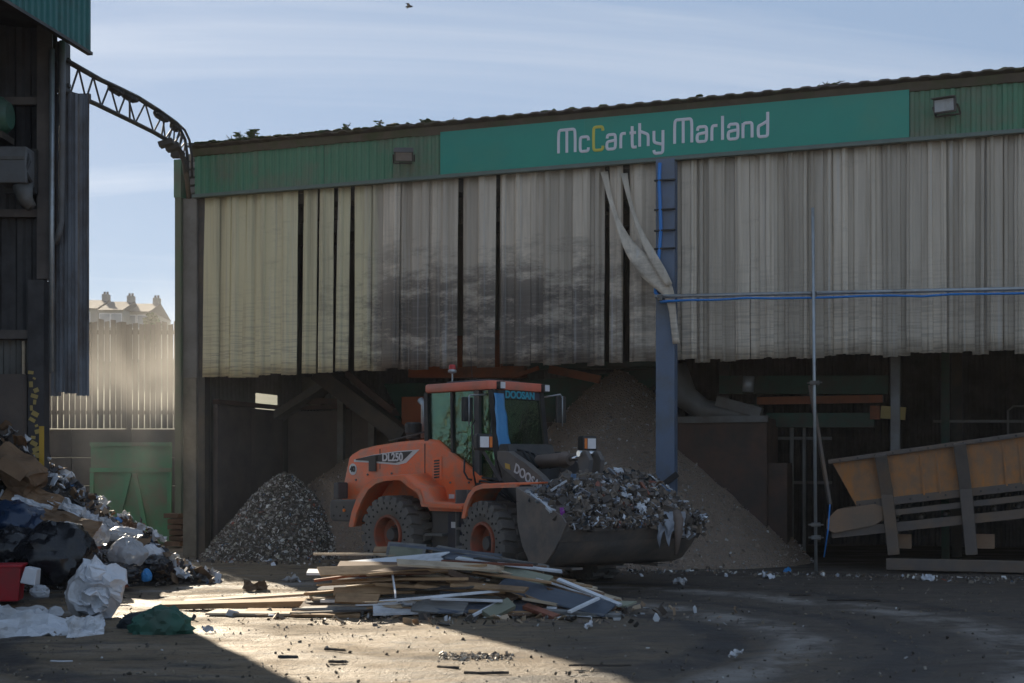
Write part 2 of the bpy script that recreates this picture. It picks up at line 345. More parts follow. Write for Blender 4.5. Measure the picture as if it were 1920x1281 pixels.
dr = t.ramp(t.noise(1.4, 7, .65, vec=geo.outputs['Position'], sc=(5, 5, .16)), [(.5, 0.), (.7, .5)])
pl_ = t.ramp(t.noise(1.4, 5, .6, sc=(7, 7, .12)), [(.60, 0.), (.72, .45)])
base = t.mix(pl_, base, (.50, .52, .54))
base = t.mix(dr, base, (.27, .22, .165))
t.col(base).rough(.6).bump(t.math('ADD', wv.outputs[0], t.noise(18, 5)), .2, .012)
# yard ground
t = NT('yard'); pos = geo = t.n('ShaderNodeNewGeometry').outputs['Position']
c = t.mix(t.ramp(t.noise(.55, 9, .68, vec=pos), [(.35, 0.), (.66, 1.)]), (.27, .195, .115), (.18, .135, .085))
c = t.mix(t.ramp(t.noise(1.6, 9, .72, vec=pos, sc=(.5, 1.6, 1)), [(.52, 0.), (.66, 1.)]), c, (.05, .043, .036))
c = t.mix(t.ramp(t.noise(.8, 8, .7, vec=pos, sc=(.6, 1.5, 1), dist=.6), [(.60, 0.), (.72, .7)]), c, (.30, .255, .20))
c = t.mix(t.ramp(t.noise(3.6, 9, .78, vec=pos, sc=(.7, 1.3, 1)), [(.53, 0.), (.62, .8)]), c, (.07, .056, .043))
c = t.mix(t.ramp(t.noise(14, 6, .75, vec=pos), [(.56, 0.), (.66, .8)]), c, (.05, .042, .034))
c = t.mix(t.ramp(t.noise(30, 4, .7, vec=pos), [(.6, 0.), (.7, .6)]), c, (.34, .29, .22))
# wheel tracks swept round by the loader: rings about a point beyond the wood pile
sv = t.n('ShaderNodeVectorMath', operation='DISTANCE'); t.l(pos, sv.inputs[0]); sv.inputs[1].default_value = (-1.5, 14.2, 0)
rad = t.math('ADD', sv.outputs['Value'], t.math('MULTIPLY', t.noise(.7, 3, vec=pos), .5))
trk = None
for r0, wd in ((3.95, .3), (5.75, .32), (7.9, .35)):
    b_ = t.ramp(t.math('DIVIDE', t.math('ABSOLUTE', t.math('SUBTRACT', rad, r0)), wd), [(.55, 1.), (1., 0.)])
    trk = b_ if trk is None else t.math('MAXIMUM', trk, b_)
c = t.mix(t.math('MULTIPLY', trk, t.ramp(t.noise(1.1, 6, vec=pos), [(.32, .3), (.55, .95)])), c, (.035, .031, .029))
sxg = t.n('ShaderNodeSeparateXYZ'); t.l(pos, sxg.inputs[0])
oil = t.math('MULTIPLY', t.ramp(t.math('ADD', t.math('MULTIPLY', sxg.outputs[0], .16), t.noise(.6, 6, vec=pos)), [(.45, 0.), (.9, .75)]), t.ramp(t.math('DIVIDE', sxg.outputs[1], 9.), [(.55, 0.), (1., 1.)]))
c = t.mix(oil, c, (.06, .055, .053))
pale = None
for r0, wd in ((4.7, .42), (6.9, .5)):
    b_ = t.ramp(t.math('DIVIDE', t.math('ABSOLUTE', t.math('SUBTRACT', rad, r0)), wd), [(.3, 1.), (1., 0.)]); pale = b_ if pale is None else t.math('MAXIMUM', pale, b_)
c = t.mix(t.math('MULTIPLY', pale, t.ramp(t.noise(1.3, 8, .7, vec=pos), [(.42, 0.), (.58, .9)])), c, (.34, .31, .28))
t.col(c); t.b.inputs['Specular IOR Level'].default_value = .5
t.rough(t.math('SUBTRACT', t.ramp(t.noise(.9, 7, .65, vec=pos, sc=(.6, 1.4, 1)), [(.36, .40), (.6, .85)]), t.math('MULTIPLY', trk, .15)))
t.bump(t.math('ADD', t.noise(5, 9, .72, vec=pos), t.math('MULTIPLY', t.noise(24, 5, .7, vec=pos), .6)), 1.0, .08)

# ================================================================== GROUND, HILL
def lines(segs):
    r = []
    for a, b, st in segs: r += list(np.arange(a, b, st))
    return np.array(r + [segs[-1][1]])
gx = lines([(-240, -40, 25), (-40, -9, 3), (-9, 9, .14), (9, 40, 3), (40, 240, 25)])
gy = lines([(-60, 8, 6), (8, 27, .14), (27, 60, 3), (60, 260, 25)])
mb = MB()
vs_ = []
for y in gy:
    for x in gx:
        z = 0
        if -9 < x < 9 and 8 < y < 27:
            rr = math.hypot(x + 1.5, y - 14.2) + .25 * nz(x, y, 3, .7)
            z = .022 * fbm(x, y, 1, .8, 4) + .012 * fbm(x, y, 5, 4, 3)
            for r0 in (3.95, 5.75, 7.9): z -= .035 * max(0, 1 - abs(rr - r0) / .35)
            ed = min(1, (9 - abs(x)) / 1.5, (y - 8) / 1.5, (27 - y) / 1.5); z *= ed
        vs_.append((x, y, z))
nx, ny = len(gx), len(gy)
mb.add(vs_, [(j * nx + i, j * nx + i + 1, (j + 1) * nx + i + 1, (j + 1) * nx + i) for j in range(ny - 1) for i in range(nx - 1)])
tag(mb.build('ground', 'yard', smooth=True, fixn=False), kind='structure')
mb = MB()
def hill(u, v):
    x = -90 + 130 * u; y = 60 + 130 * v
    return (x, y, 12.5 * min(1, v * 2.2) * (1 - .35 * max(0, u - .45) / .55) - .3 + .3 * nz(x, y, 0, .1))
mb.grid(hill, 30, 24); tag(mb.build('hillside', 'hill', smooth=True), kind='structure')

# ================================================================== MAIN SHED
FA = P(370, 890, 27.5); FB = P(1920, 890, 27.5 * 610 / 753)
FU = Vector((FB.x - FA.x, FB.y - FA.y, 0)).normalized(); FI = Vector((-FU.y, FU.x, 0))
A0 = Vector((FA.x, FA.y, 0)); SH_RZ = math.atan2(FU.y, FU.x)
def fs(px, py=890, yl=0.):         # picture point on the plane yl metres behind the front -> (along, height)
    k = (px - 960) / FOC; o = A0 + FI * yl
    # o + s*FU = t*(k,1)
    t = (o.x * FU.y - o.y * FU.x) / (k * FU.y - FU.x)
    s = (t - o.y) / FU.y
    return s, CAM_H + (HZ - py) / FOC * t
shed = empty('waste_shed', A0, SH_RZ)
tag(shed, 'long open-fronted industrial shed with green fascia and hanging grey strips', 'shed')
S_END = 21.0; ZF0, ZF1, ZR = 7.45, 8.28, 8.42
Z_BOT = 3.77
def corr(name, mat, s0, s1, z0, z1, y, parent, pitch=.165, dep=.028, frac=(.34, .5, .84, 1.0), solid=0, axis='z', th=None):
    # trapezoid-ribbed sheet standing in the x-z plane of its parent
    mb = MB(); xs = []; s = s0
    while s < s1 - 1e-4:
        for f, d in ((0, 0), (frac[0], 0), (frac[1], 1), (frac[2], 1)):
            q = s + f * pitch
            if q < s1: xs.append((q, y - d * dep))
        s += pitch
    xs.append((s1, y))
    vs = [(a, b, z0) for a, b in xs] + [(a, b, z1) for a, b in xs]; n = len(xs)
    mb.add(vs, [(i, i + 1, n + i + 1, n + i) for i in range(n - 1)])
    return mb.build(name, mat, parent, solid=solid)
# fascia sheets, each about a metre and a half wide
s = 0.0; k = 0
while s < S_END:
    e = min(s + 1.485, S_END); corr('fascia_sheet', 'fascia_green', s + .002, e - .002, ZF0, ZF1, -.10 - .004 * (k % 2), shed); s = e; k += 1
MB().bx(-.02, S_END, -.175, -.05, ZF0 - .07, ZF0 - .004).build('fascia_trim', 'flashing', shed)
# eaves gutter, ragged with dirt
mb = MB(); n = 150
pr = [(-.16, ZF1 - .05), (-.20, ZF1 + .09), (-.05, ZF1 + .11), (-.05, ZF1 - .05)]
vs = []
for i in range(n + 1):
    x = -.04 + (S_END + .04) * i / n
    for j, (yy, zz) in enumerate(pr): vs.append((x, yy + .008 * nz(x, j, 0, 3), zz + .014 * nz(x, j, 9, 2.5)))
mb.add(vs, [(i * 4 + j, i * 4 + (j + 1) % 4, i * 4 + 4 + (j + 1) % 4, i * 4 + 4 + j) for i in range(n) for j in range(4)] + [(0, 1, 2, 3), (n * 4 + 3, n * 4 + 2, n * 4 + 1, n * 4)])
mb.build('gutter', 'gutter', shed)
# roof: ribbed sheets running back with a slight fall, ribs show along the eaves
def roof_sheet(x0, x1):
    mb = MB(); xs = []; q = x0
    while q < x1 - 1e-4:
        for f, d in ((0, 0), (.35, 0), (.5, 1), (.85, 1)):
            if q + f * .33 < x1: xs.append((q + f * .33, d))
        q += .33
    xs.append((x1, 0)); n = len(xs); vs = []
    for yy, zz in ((-.30, ZR - .01), (14.0, ZR - .6)):
        vs += [(a, yy, zz + .022 * d) for a, d in xs]
    mb.add(vs, [(i, i + 1, n + i + 1, n + i) for i in range(n - 1)])
    return mb.build('roof_sheet', 'roof_edge', shed, solid=.03)
q = -.06
while q < S_END: roof_sheet(q, min(q + 1.98, S_END)); q += 1.98
MB().bx(-.3, S_END, .12, .16, ZF0 - .3, ZR - .15).build('eaves_board', 'steel_dark', shed)
MB().bx(-.0, S_END, .07, .11, ZF0 - .1, ZF0 + .1).build('curtain_rail', 'steel_dark', shed)
# moss along the eaves
rr = random.Random(5)
mb = MB()
for i in range(250):
    x = abs(rr.gauss(0, 2.6)) if i < 240 else rr.uniform(0, 16)
    if x > S_END - 1: continue
    w_, h_ = rr.uniform(.04, .13), rr.uniform(.01, .035)
    c_ = Vector((x, -.22 + rr.uniform(-.07, .1), ZR + rr.uniform(.0, .03)))
    vs = []
    for j in range(2):
        for a in range(6):
            an = a / 6 * 6.283; q_ = (1, .55)[j] * rr.uniform(.7, 1.2)
            vs.append(c_ + Vector((math.cos(an) * w_ * q_, math.sin(an) * .08 * q_, h_ * j + rr.uniform(0, .015))))
    vs.append(c_ + Vector((0, 0, h_ * 1.5)))
    mb.add(vs, [(a, (a + 1) % 6, 6 + (a + 1) % 6, 6 + a) for a in range(6)] + [(6 + a, 6 + (a + 1) % 6, 12) for a in range(6)])
o = mb.build('moss', 'moss', shed); tag(o, kind='stuff')
# corner: green flashing, grey post, dark strip in place of the shadow gap, pale lower post
def px_s(px): return fs(px)[0]
MB().bx(px_s(334), px_s(345), -.12, .5, 0.9, 8.0).build('corner_flashing', 'post_green', shed)
MB().bx(px_s(346), px_s(371), -.05, .14, 3.7, ZF0 - .05).build('corner_cladding', 'inside_clad', shed)
MB().bx(px_s(372), px_s(384), .0, .2, 0, ZF0 - .08).build('corner_shadow_strip', 'steel_dark', shed)
MB().bx(px_s(344), px_s(369), -.03, .18, 0, 3.7).build('lower_post', 'post_pale', shed, bevel=.02)
for i in range(5):   # stacked bricks of broken fascia end
    z = 7.5 + i * .17; MB().bx(px_s(357) + .02 * nz(i, 3), px_s(371), -.09, .06, z, z + .12).build('end_batten', 'wood_grey', shed)
MB().bx(px_s(333), px_s(346), -.14, .3, 7.42, 8.2).build('end_fascia', 'fascia_green', shed)
# the strips: left edge, right edge of each in picture columns at half height
edges = []
def fill(a, b, n, skew=0):
    for i in range(n): edges.append((a + (b - a) * i / n - 2.5, a + (b - a) * (i + 1) / n + 2.5, skew))
fill(386, 556, 7, -4); edges += [(568, 594, -4), (600, 626, -4), (632, 656, -5)]
fill(667, 857, 7, -3); fill(870, 928, 2, -2); fill(939, 1131, 7, -1); edges += [(1143, 1168, 0), (1180, 1234, 0)]
fill(1231, 1376, 6, 0); fill(1380, 1771, 17, 1); fill(1775, 2600, 32, 0)
rr = random.Random(11)
for k, (a, b, sk) in enumerate(edges):
    s0, s1 = px_s(a), px_s(b); wd = s1 - s0; mid = (s0 + s1) / 2
    zb = Z_BOT + rr.uniform(-.05, .03) - (.05 if a < 560 else 0); y0 = .0 + .04 * (k % 2) + rr.uniform(-.01, .012)
    tw = rr.uniform(-.045, .045); sh = sk / 95 + rr.uniform(-.012, .012); ph = rr.uniform(0, 9)
    fold = rr.choice((.25, .33, .45, .6, .75)); amp = rr.uniform(.03, .07); rw = rr.uniform(.12, .22)
    nu, nv = 16, 12; mb = MB()
    def fn(u, v, mid=mid, wd=wd):
        z = zb + (ZF0 - zb) * v
        x = mid + (u - .5) * wd * (1 + .03 * nz(v * 3, ph)) + sh * (1 - v) + .006 * nz(v * 5, ph, 2)
        y = y0 + tw * (u - .5) * (1.15 - v) - amp * max(0, min(1, (rw - abs(u - fold)) / .07)) + .006 * nz(u * 2, v * 3, ph) * (1.2 - v)
        if u in (0, 1): y += .006
        return (x, y, z + (.012 * nz(u * 4, ph) if v == 0 else 0))
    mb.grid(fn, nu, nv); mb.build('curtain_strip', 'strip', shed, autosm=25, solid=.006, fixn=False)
# blue column in front of the strips, I section
cs0, cs1 = fs(1232, yl=-.2)[0], fs(1257, yl=-.2)[0]
mb = MB(); mb.bx(cs0, cs1 + .1, -.30, -.275, 0, ZF0 - .07); mb.bx((cs0 + cs1 + .1) / 2 - .01, (cs0 + cs1 + .1) / 2 + .01, -.275, -.08, 0, ZF0 - .07); mb.bx(cs0, cs1 + .1, -.08, -.055, 0, ZF0 - .07)
mb.build('front_column', 'column_blue', shed)
# closed sides, back wall with a square opening, interior frame
def side_y(px):      # depth along the left end wall under a picture column
    k = (px - 960) / FOC; return (A0.x - k * A0.y) / (k * FI.y - FI.x)
wy0, wy1 = side_y(479), side_y(520); DW = A0.y + FI.y * wy0
wz1, wz0 = CAM_H + (HZ - 737) / FOC * DW, CAM_H + (HZ - 781) / FOC * DW
for a, b, z0, z1 in ((0, wy0, 0, 8.3), (wy1, 14, 0, 8.3), (wy0, wy1, 0, wz0), (wy0, wy1, wz1, 8.3)):
    o_ = corr('side_wall', 'inside_clad', a, b, z0, z1, 0, shed); o_.rotation_euler = (0, 0, R(90))
o_ = corr('side_wall', 'inside_clad', 0, 14, 0, 8.3, 0, shed); o_.rotation_euler = (0, 0, R(90)); o_.location = (S_END, 0, 0)
BW = 5.4
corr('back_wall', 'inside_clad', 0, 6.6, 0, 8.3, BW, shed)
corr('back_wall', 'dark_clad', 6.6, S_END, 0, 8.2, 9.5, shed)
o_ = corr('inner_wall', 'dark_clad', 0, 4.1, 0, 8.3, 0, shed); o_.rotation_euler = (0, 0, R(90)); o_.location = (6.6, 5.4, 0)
for q in (5.2, 10.0, 14.8, 19.6): MB().bx(q - .1, q + .1, 5.1, 5.3, 0, 8).build('inner_post', 'steel_dark', shed)
for q in (0.6, 3.2): MB().bx(0, S_END, q, q + .12, 6.9, 7.15).build('roof_beam', 'steel_dark', shed)
# ---- push wall behind the small heap
a0, a1 = .35, fs(1060, yl=3.2)[0]
pw = empty('push_wall', A0, SH_RZ); tag(pw, 'dark rusty steel push wall behind the small heap in the left bay', 'wall')
zt_ = fs(500, 772, 3.2)[1]; q = a0
while q < a1:
    e = min(q + 1.6, a1); MB().bx(q, e - .012, 3.2 + .01 * random.random(), 3.3, 0, zt_ + .03 * nz(q, 2)).build('wall_panel', 'push_wall', pw, bevel=.01); q = e
MB().bx(a0, a1, 3.15, 3.34, zt_ + .03, zt_ + .12).build('wall_cap', 'rust_steel', pw)
q = .35
while q < 3.1:
    e = min(q + 1.4, 3.14); MB().bx(.16, .26, q, e - .012, 0, zt_ + .03 * nz(q, 5)).build('wall_panel', 'push_wall', pw, bevel=.01); q = e
MB().bx(.14, .30, .35, 3.14, zt_ + .03, zt_ + .12).build('wall_cap', 'rust_steel', pw)

# ================================================================== SIGN
sign = empty('sign_board', A0, SH_RZ); tag(sign, 'long teal sign board with white McCarthy Marland lettering on fascia', 'sign')
g0, g1 = fs(826, yl=-.16)[0], fs(1705, yl=-.16)[0]; gm = (g0 + g1) / 2
for i in range(3):
    a, b = g0 + (g1 - g0) * i / 3, g0 + (g1 - g0) * (i + 1) / 3
    MB().bx(a + .001, b - .001, -.175, -.155, ZF0 - .0, ZF1 - .02).build('panel', 'sign_teal', sign)
def arcpts(pts, it=2):
    for _ in range(it):
        r = [pts[0]]
        for a, b in zip(pts, pts[1:]):
            r += [(a[0] * .75 + b[0] * .25, a[1] * .75 + b[1] * .25), (a[0] * .25 + b[0] * .75, a[1] * .25 + b[1] * .75)]
        pts = r + [pts[-1]]
    return pts
X_ = .62
G = {'M': [[(0, 0), (0, .85), (.06, 1), (.25, 1), (.75, 1), (.94, 1), (1, .85), (1, 0)], [(.5, 0), (.5, .99)]],
     'c': [[(1, .46), (.95, X_), (.5, X_), (.05, X_), (0, .45), (0, .17), (.05, 0), (.5, 0), (.95, 0), (1, .15)]],
     'C': [[(1, .82), (.95, 1), (.5, 1), (.05, 1), (0, .82), (0, .18), (.05, 0), (.5, 0), (.95, 0), (1, .17)]],
     'a': [[(.03, .47), (.1, X_), (.5, X_), (.95, X_), (1, .45), (1, .12), (.9, 0), (.5, 0), (.08, 0), (0, .1), (0, .2), (.06, .32), (.4, .34), (1, .37)]],
     'r': [[(0, 0), (0, .42), (.1, X_), (.6, X_), (1, X_)]],
     't': [[(.3, .9), (.3, .18), (.36, 0), (.65, 0), (1, 0)], [(-.1, X_), (.9, X_)]],
     'h': [[(0, 0), (0, 1)], [(0, .66), (.5, .58), (.95, .5), (1, .38), (1, 0)]],
     'y': [[(0, X_), (0, .2), (.1, .12), (.5, .07), (1, .02)], [(1, X_), (1, -.18), (.94, -.34), (.5, -.34), (.06, -.34), (0, -.2)]],
     'l': [[(.5, 0), (.5, 1)]],
     'n': [[(0, 0), (0, X_)], [(0, .45), (.1, X_), (.5, X_), (.95, X_), (1, .45), (1, 0)]],
     'd': [[(1, 1), (1, .12), (.94, 0), (.5, 0), (.05, 0), (0, .14), (0, .36), (.06, .46), (.4, .5), (1, .64)]]}
lay = [('M', 258, 378), ('c', 414, 474), ('C', 510, 578), ('a', 606, 668), ('r', 706, 742), ('t', 775, 820), ('h', 842, 904), ('y', 945, 1010), ('M', 1094, 1218), ('a', 1256, 1324), ('r', 1362, 1402), ('l', 1434, 1444), ('a', 1480, 1550), ('n', 1586, 1652), ('d', 1696, 1764)]
CAPH = fs(1045, 245, -.18)[1] - fs(1045, 288, -.18)[1]; ZB = fs(1045, 288, -.18)[1]
for ch, c0, c1 in lay:
    a, b = fs(980 + c0 / 3.84, yl=-.18)[0], fs(980 + c1 / 3.84, yl=-.18)[0]; mb = MB()
    for pl in G[ch]:
        pp = arcpts(pl) if len(pl) > 2 else pl
        mb.tube([(a + (b - a) * u, 0, ZB + CAPH * v) for u, v in pp], .027, 8)
    mb.v = [(v[0], -.181 + v[1] * .35, v[2]) for v in mb.v]
    mb.build('letter', 'sign_yellow' if ch == 'C' else 'sign_white', sign, smooth=False)

# ================================================================== FLOODLIGHTS
def flood(px, py, yaw, tilt, label):
    s_, z_ = fs(px, py, -.35); loc = A0 + FU * s_ - FI * .35 + Vector((0, 0, z_))
    t = empty('floodlight', loc, SH_RZ + yaw); tag(t, label, 'floodlight', 'floodlights on the fascia')
    rm = Matrix.Rotation(tilt, 4, 'X')
    mb = MB(); mb.box((0, 0, 0), (.36, .12, .24), None); mb.build('housing', 'loader_grey', t, M=rm, bevel=.015)
    mb = MB()
    for i in range(6): mb.box((-.14 + i * .056, .085, 0), (.012, .05, .2))
    mb.build('cooling_fins', 'loader_grey', t, M=rm)
    MB().box((0, -.063, .0), (.31, .008, .19)).build('lens', 'galv', t, M=rm)
    MB().box((0, -.09, .125), (.38, .16, .012)).build('visor', 'loader_grey', t, M=rm)
    mb = MB(); mb.bar((-.2, 0, 0), (-.2, .2, -.12), .03, .012); mb.bar((.2, 0, 0), (.2, .2, -.12), .03, .012); mb.bar((-.2, .2, -.12), (.2, .2, -.12), .05, .02); mb.build('bracket', 'steel_dark', t)
flood(757, 290, R(22), R(38), 'floodlight on ribbed fascia left of the teal sign')
flood(1772, 198, R(-14), R(8), 'floodlight on ribbed fascia right of the teal sign')

# ================================================================== PEELED STRIPS, CABLE, POLES
def ribbon(name, pts, wds, nrm, mat, label, cat, parent=None, group=None):
    # flat band through points (shed-local), with width per point and a sideways direction per point
    mb = MB(); vs = []
    for p, w_, d in zip(pts, wds, nrm):
        d = Vector(d).normalized(); p = Vector(p); vs += [p - d * w_ / 2, p + d * w_ / 2]
    n = len(pts); mb.add(vs, [(2 * i, 2 * i + 1, 2 * i + 3, 2 * i + 2) for i in range(n - 1)])
    o = mb.build(name, mat, None, smooth=True, fixn=False, loc=A0, rot=(0, 0, SH_RZ))
    sd_ = o.modifiers.new('sub', 'SUBSURF'); sd_.levels = 2; sd_.render_levels = 2; sd_.boundary_smooth = 'PRESERVE_CORNERS'
    md = o.modifiers.new('solid', 'SOLIDIFY'); md.thickness = .006; md.offset = 0
    return tag(o, label, cat, group)
def L3(px, py, yl): s_, z_ = fs(px, py, yl); return Vector((s_, yl, z_))
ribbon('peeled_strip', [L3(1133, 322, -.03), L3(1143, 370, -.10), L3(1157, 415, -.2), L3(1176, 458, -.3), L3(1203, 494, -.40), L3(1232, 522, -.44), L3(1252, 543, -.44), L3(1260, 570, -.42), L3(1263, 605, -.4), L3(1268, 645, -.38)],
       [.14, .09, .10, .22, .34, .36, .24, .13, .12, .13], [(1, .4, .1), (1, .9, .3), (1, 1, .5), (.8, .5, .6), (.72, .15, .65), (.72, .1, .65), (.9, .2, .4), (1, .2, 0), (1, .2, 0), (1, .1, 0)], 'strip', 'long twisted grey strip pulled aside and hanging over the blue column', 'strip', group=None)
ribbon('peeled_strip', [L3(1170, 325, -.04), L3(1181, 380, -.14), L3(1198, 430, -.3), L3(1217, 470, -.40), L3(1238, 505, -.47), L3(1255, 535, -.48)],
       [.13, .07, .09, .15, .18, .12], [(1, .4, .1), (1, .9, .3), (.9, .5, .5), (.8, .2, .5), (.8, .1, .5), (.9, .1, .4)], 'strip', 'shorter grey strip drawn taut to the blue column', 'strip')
# blue cable down the column then along the scaffold tube
cp = [L3(1237, 306, -.32), L3(1236, 345, -.33), L3(1238, 395, -.335), L3(1239, 430, -.33), L3(1236, 475, -.33), L3(1231, 515, -.33), L3(1229, 548, -.36), L3(1240, 566, -.44), L3(1290, 563, -.48)]
for i in range(1, 22): cp.append(L3(1290 + i * 55, 563 - i * 1.15 + 4 * nz(i * .7, 4), -.48))
mb = MB(); mb.tube(cp, [.034] * 7 + [.028] + [.02] * (len(cp) - 8), 8); o = mb.build('blue_cable', 'cable_blue', None, smooth=True, loc=A0, rot=(0, 0, SH_RZ)); tag(o, 'bright blue cable running down the column and along the scaffold tube', 'cable')
for py in (340, 395, 434, 468):
    z_ = fs(1245, py, -.3)[1]; mb = MB(); mb.bx(cs0 - .02, cs1 + .115, -.36, -.302, z_, z_ + .025); mb.build('tie_band', 'cable_black', shed)
sc = empty('scaffold_tube', A0, SH_RZ); tag(sc, 'long horizontal scaffold tube tied across the hanging strips', 'scaffold tube')
mb = MB(); mb.tube([L3(1228, 556, -.45), L3(2430, 530.8, -.45)], .034, 10); mb.build('tube', 'galv', sc, smooth=True)
for px in (1238, 1526): mb = MB(); p = L3(px, 559 - (px - 1228) * .021, -.45); mb.box(p, (.1, .1, .1)); mb.tube([p + Vector((-.03, -.1, 0)), p + Vector((-.03, .1, 0))], .018, 6); mb.build('coupler', 'steel_grey', sc, bevel=.012)
sv_ = empty('scaffold_pole', A0, SH_RZ); tag(sv_, 'thin upright scaffold pole standing at the edge of the open bay', 'scaffold pole')
mb = MB(); p0 = L3(1524, 390, -.52); p1 = L3(1530, 1060, -.52); p1.z = 0; mb.tube([p1, p0], .028, 10); mb.build('tube', 'galv', sv_, smooth=True)
for py in (718, 984, 1008):
    mb = MB(); p = L3(1525 + (py - 390) * .008, py, -.52); mb.box(p, (.15, .12, .07)); mb.tube([p + Vector((-.13, 0, 0)), p + Vector((.13, 0, 0))], .016, 6); mb.tube([p + Vector((.05, -.1, 0)), p + Vector((.05, .1, 0))], .016, 6); mb.build('coupler', 'steel_grey', sv_, bevel=.012)
mb = MB(); mb.bar(L3(1519, 722, -.4), L3(1556, 946, -.2), .07, .05); tag(mb.build('brace_tube', 'hopper_rib', None, loc=A0, rot=(0, 0, SH_RZ)), 'slanting rusty brace beside the scaffold pole', 'brace')
mb = MB(); mb.tube([L3(1556, 946, -.25), L3(1553, 990, -.3), L3(1545, 1045, -.35)], .012, 6); tag(mb.build('rope', 'cable_blue', None, smooth=True, loc=A0, rot=(0, 0, SH_RZ)), 'short blue rope hanging from the slanting brace', 'rope')
mb = MB(); p = L3(1240, 912, -.42); p2 = L3(1270, 889, -.42); mb.bar(p, p2, .09, .1); mb.build('column_bracket', 'cable_black', shed)

# ================================================================== MACHINERY INSIDE THE SHED
def Q(px, py, yl): return A0 + FU * fs(px, py, yl)[0] + FI * yl + Vector((0, 0, fs(px, py, yl)[1]))
def beam(root, name, mat, a, b, wd, th, bev=0): return MB().bar(L3(*a), L3(*b), wd, th).build(name, mat, root, bevel=bev)
cv = empty('feed_conveyor', A0, SH_RZ); tag(cv, 'dusty inclined conveyor frame high in the left bay', 'conveyor')
beam(cv, 'belt_frame', 'steel_grey', (508, 790, 3.0), (640, 706, 3.0), .6, .16); beam(cv, 'side_plate', 'steel_dark', (600, 700, 2.6), (760, 820, 2.6), .5, .34)
beam(cv, 'side_rail', 'rust_steel', (650, 700, 2.5), (735, 770, 2.5), .08, .14)
for px in (640, 698): beam(cv, 'leg', 'steel_grey', (px, 745, 2.9), (px, 1040, 2.9), .14, .14)
beam(cv, 'cross_beam', 'rust_steel', (560, 752, 3.1), (700, 755, 3.1), .1, .14)
MB().bx(fs(540, yl=4.6)[0], fs(605, yl=4.6)[0], 4.5, 4.7, fs(560, 765, 4.6)[1], fs(560, 708, 4.6)[1]).build('guard_panel', 'post_pale', cv)
scn = empty('screening_machine', A0, SH_RZ); tag(scn, 'green and orange screening machine deep in the middle bay', 'machine')
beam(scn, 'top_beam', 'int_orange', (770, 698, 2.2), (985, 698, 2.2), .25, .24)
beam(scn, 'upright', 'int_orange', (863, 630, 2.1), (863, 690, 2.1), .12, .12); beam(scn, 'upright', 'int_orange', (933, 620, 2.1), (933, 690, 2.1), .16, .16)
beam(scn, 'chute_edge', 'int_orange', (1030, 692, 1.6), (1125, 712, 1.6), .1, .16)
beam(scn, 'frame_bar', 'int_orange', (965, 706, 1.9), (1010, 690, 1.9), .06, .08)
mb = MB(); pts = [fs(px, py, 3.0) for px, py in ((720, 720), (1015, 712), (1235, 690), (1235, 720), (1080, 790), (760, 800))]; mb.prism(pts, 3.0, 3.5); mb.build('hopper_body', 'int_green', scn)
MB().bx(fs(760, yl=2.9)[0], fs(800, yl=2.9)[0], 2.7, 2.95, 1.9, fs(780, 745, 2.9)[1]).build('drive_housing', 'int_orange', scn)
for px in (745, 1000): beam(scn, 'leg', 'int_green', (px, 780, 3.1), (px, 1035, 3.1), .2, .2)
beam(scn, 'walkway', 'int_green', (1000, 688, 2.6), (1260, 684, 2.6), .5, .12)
dk = empty('dust_duct', A0, SH_RZ); tag(dk, 'grey bent duct running above the brown steel box', 'duct')
mb = MB(); mb.tube([L3(1262, 690, 2.0), L3(1285, 745, 2.0), L3(1320, 770, 2.0), L3(1365, 775, 2.0), L3(1420, 778, 2.0)], [.28, .25, .22, .2, .2], 12); mb.build('duct_bend', 'steel_grey', dk, smooth=True)
mb = MB(); mb.tube([L3(1404, 706, 1.8), L3(1402, 735, 1.8)], .11, 12); mb.build('cap', 'galv', dk, smooth=True)
MB().bar(L3(1345, 752, 1.9), L3(1428, 775, 1.9), .3, .2).build('chute', 'steel_grey', dk)
sb = empty('steel_bunker', A0, SH_RZ); tag(sb, 'plain brown steel bunker wall behind the big heap', 'bunker')
MB().bx(fs(1265, yl=1.7)[0], fs(1438, yl=1.7)[0], 1.7, 3.2, 0, fs(1400, 783, 1.7)[1]).build('body', 'rust_steel', sb, bevel=.02)
MB().bx(fs(1265, yl=1.66)[0], fs(1440, yl=1.66)[0], 1.62, 1.72, fs(1400, 792, 1.7)[1], fs(1400, 780, 1.7)[1]).build('top_edge', 'steel_grey', sb)
MB().bx(fs(1438, yl=1.9)[0] + .02, fs(1476, yl=1.9)[0], 1.9, 2.6, 0, fs(1460, 868, 1.9)[1]).build('end_plate', 'rust_steel', sb)
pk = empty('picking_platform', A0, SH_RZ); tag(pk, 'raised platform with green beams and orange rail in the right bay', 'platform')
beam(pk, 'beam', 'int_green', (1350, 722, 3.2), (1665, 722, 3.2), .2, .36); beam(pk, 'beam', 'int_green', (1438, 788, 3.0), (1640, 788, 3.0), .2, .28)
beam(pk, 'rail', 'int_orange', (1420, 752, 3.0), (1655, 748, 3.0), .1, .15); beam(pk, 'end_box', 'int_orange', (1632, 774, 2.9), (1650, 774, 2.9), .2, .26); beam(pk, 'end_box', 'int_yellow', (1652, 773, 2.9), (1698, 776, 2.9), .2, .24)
for px in (1485, 1508): beam(pk, 'leg', 'steel_grey', (px, 800, 3.1), (px, 1040, 3.1), .06, .06)
for py in (822, 905): beam(pk, 'tie', 'steel_grey', (1440, py, 3.2), (1560, py, 3.2), .06, .06)
beam(pk, 'post', 'steel_grey', (1679, 660, 1.2), (1679, 1030, 1.2), .16, .16)
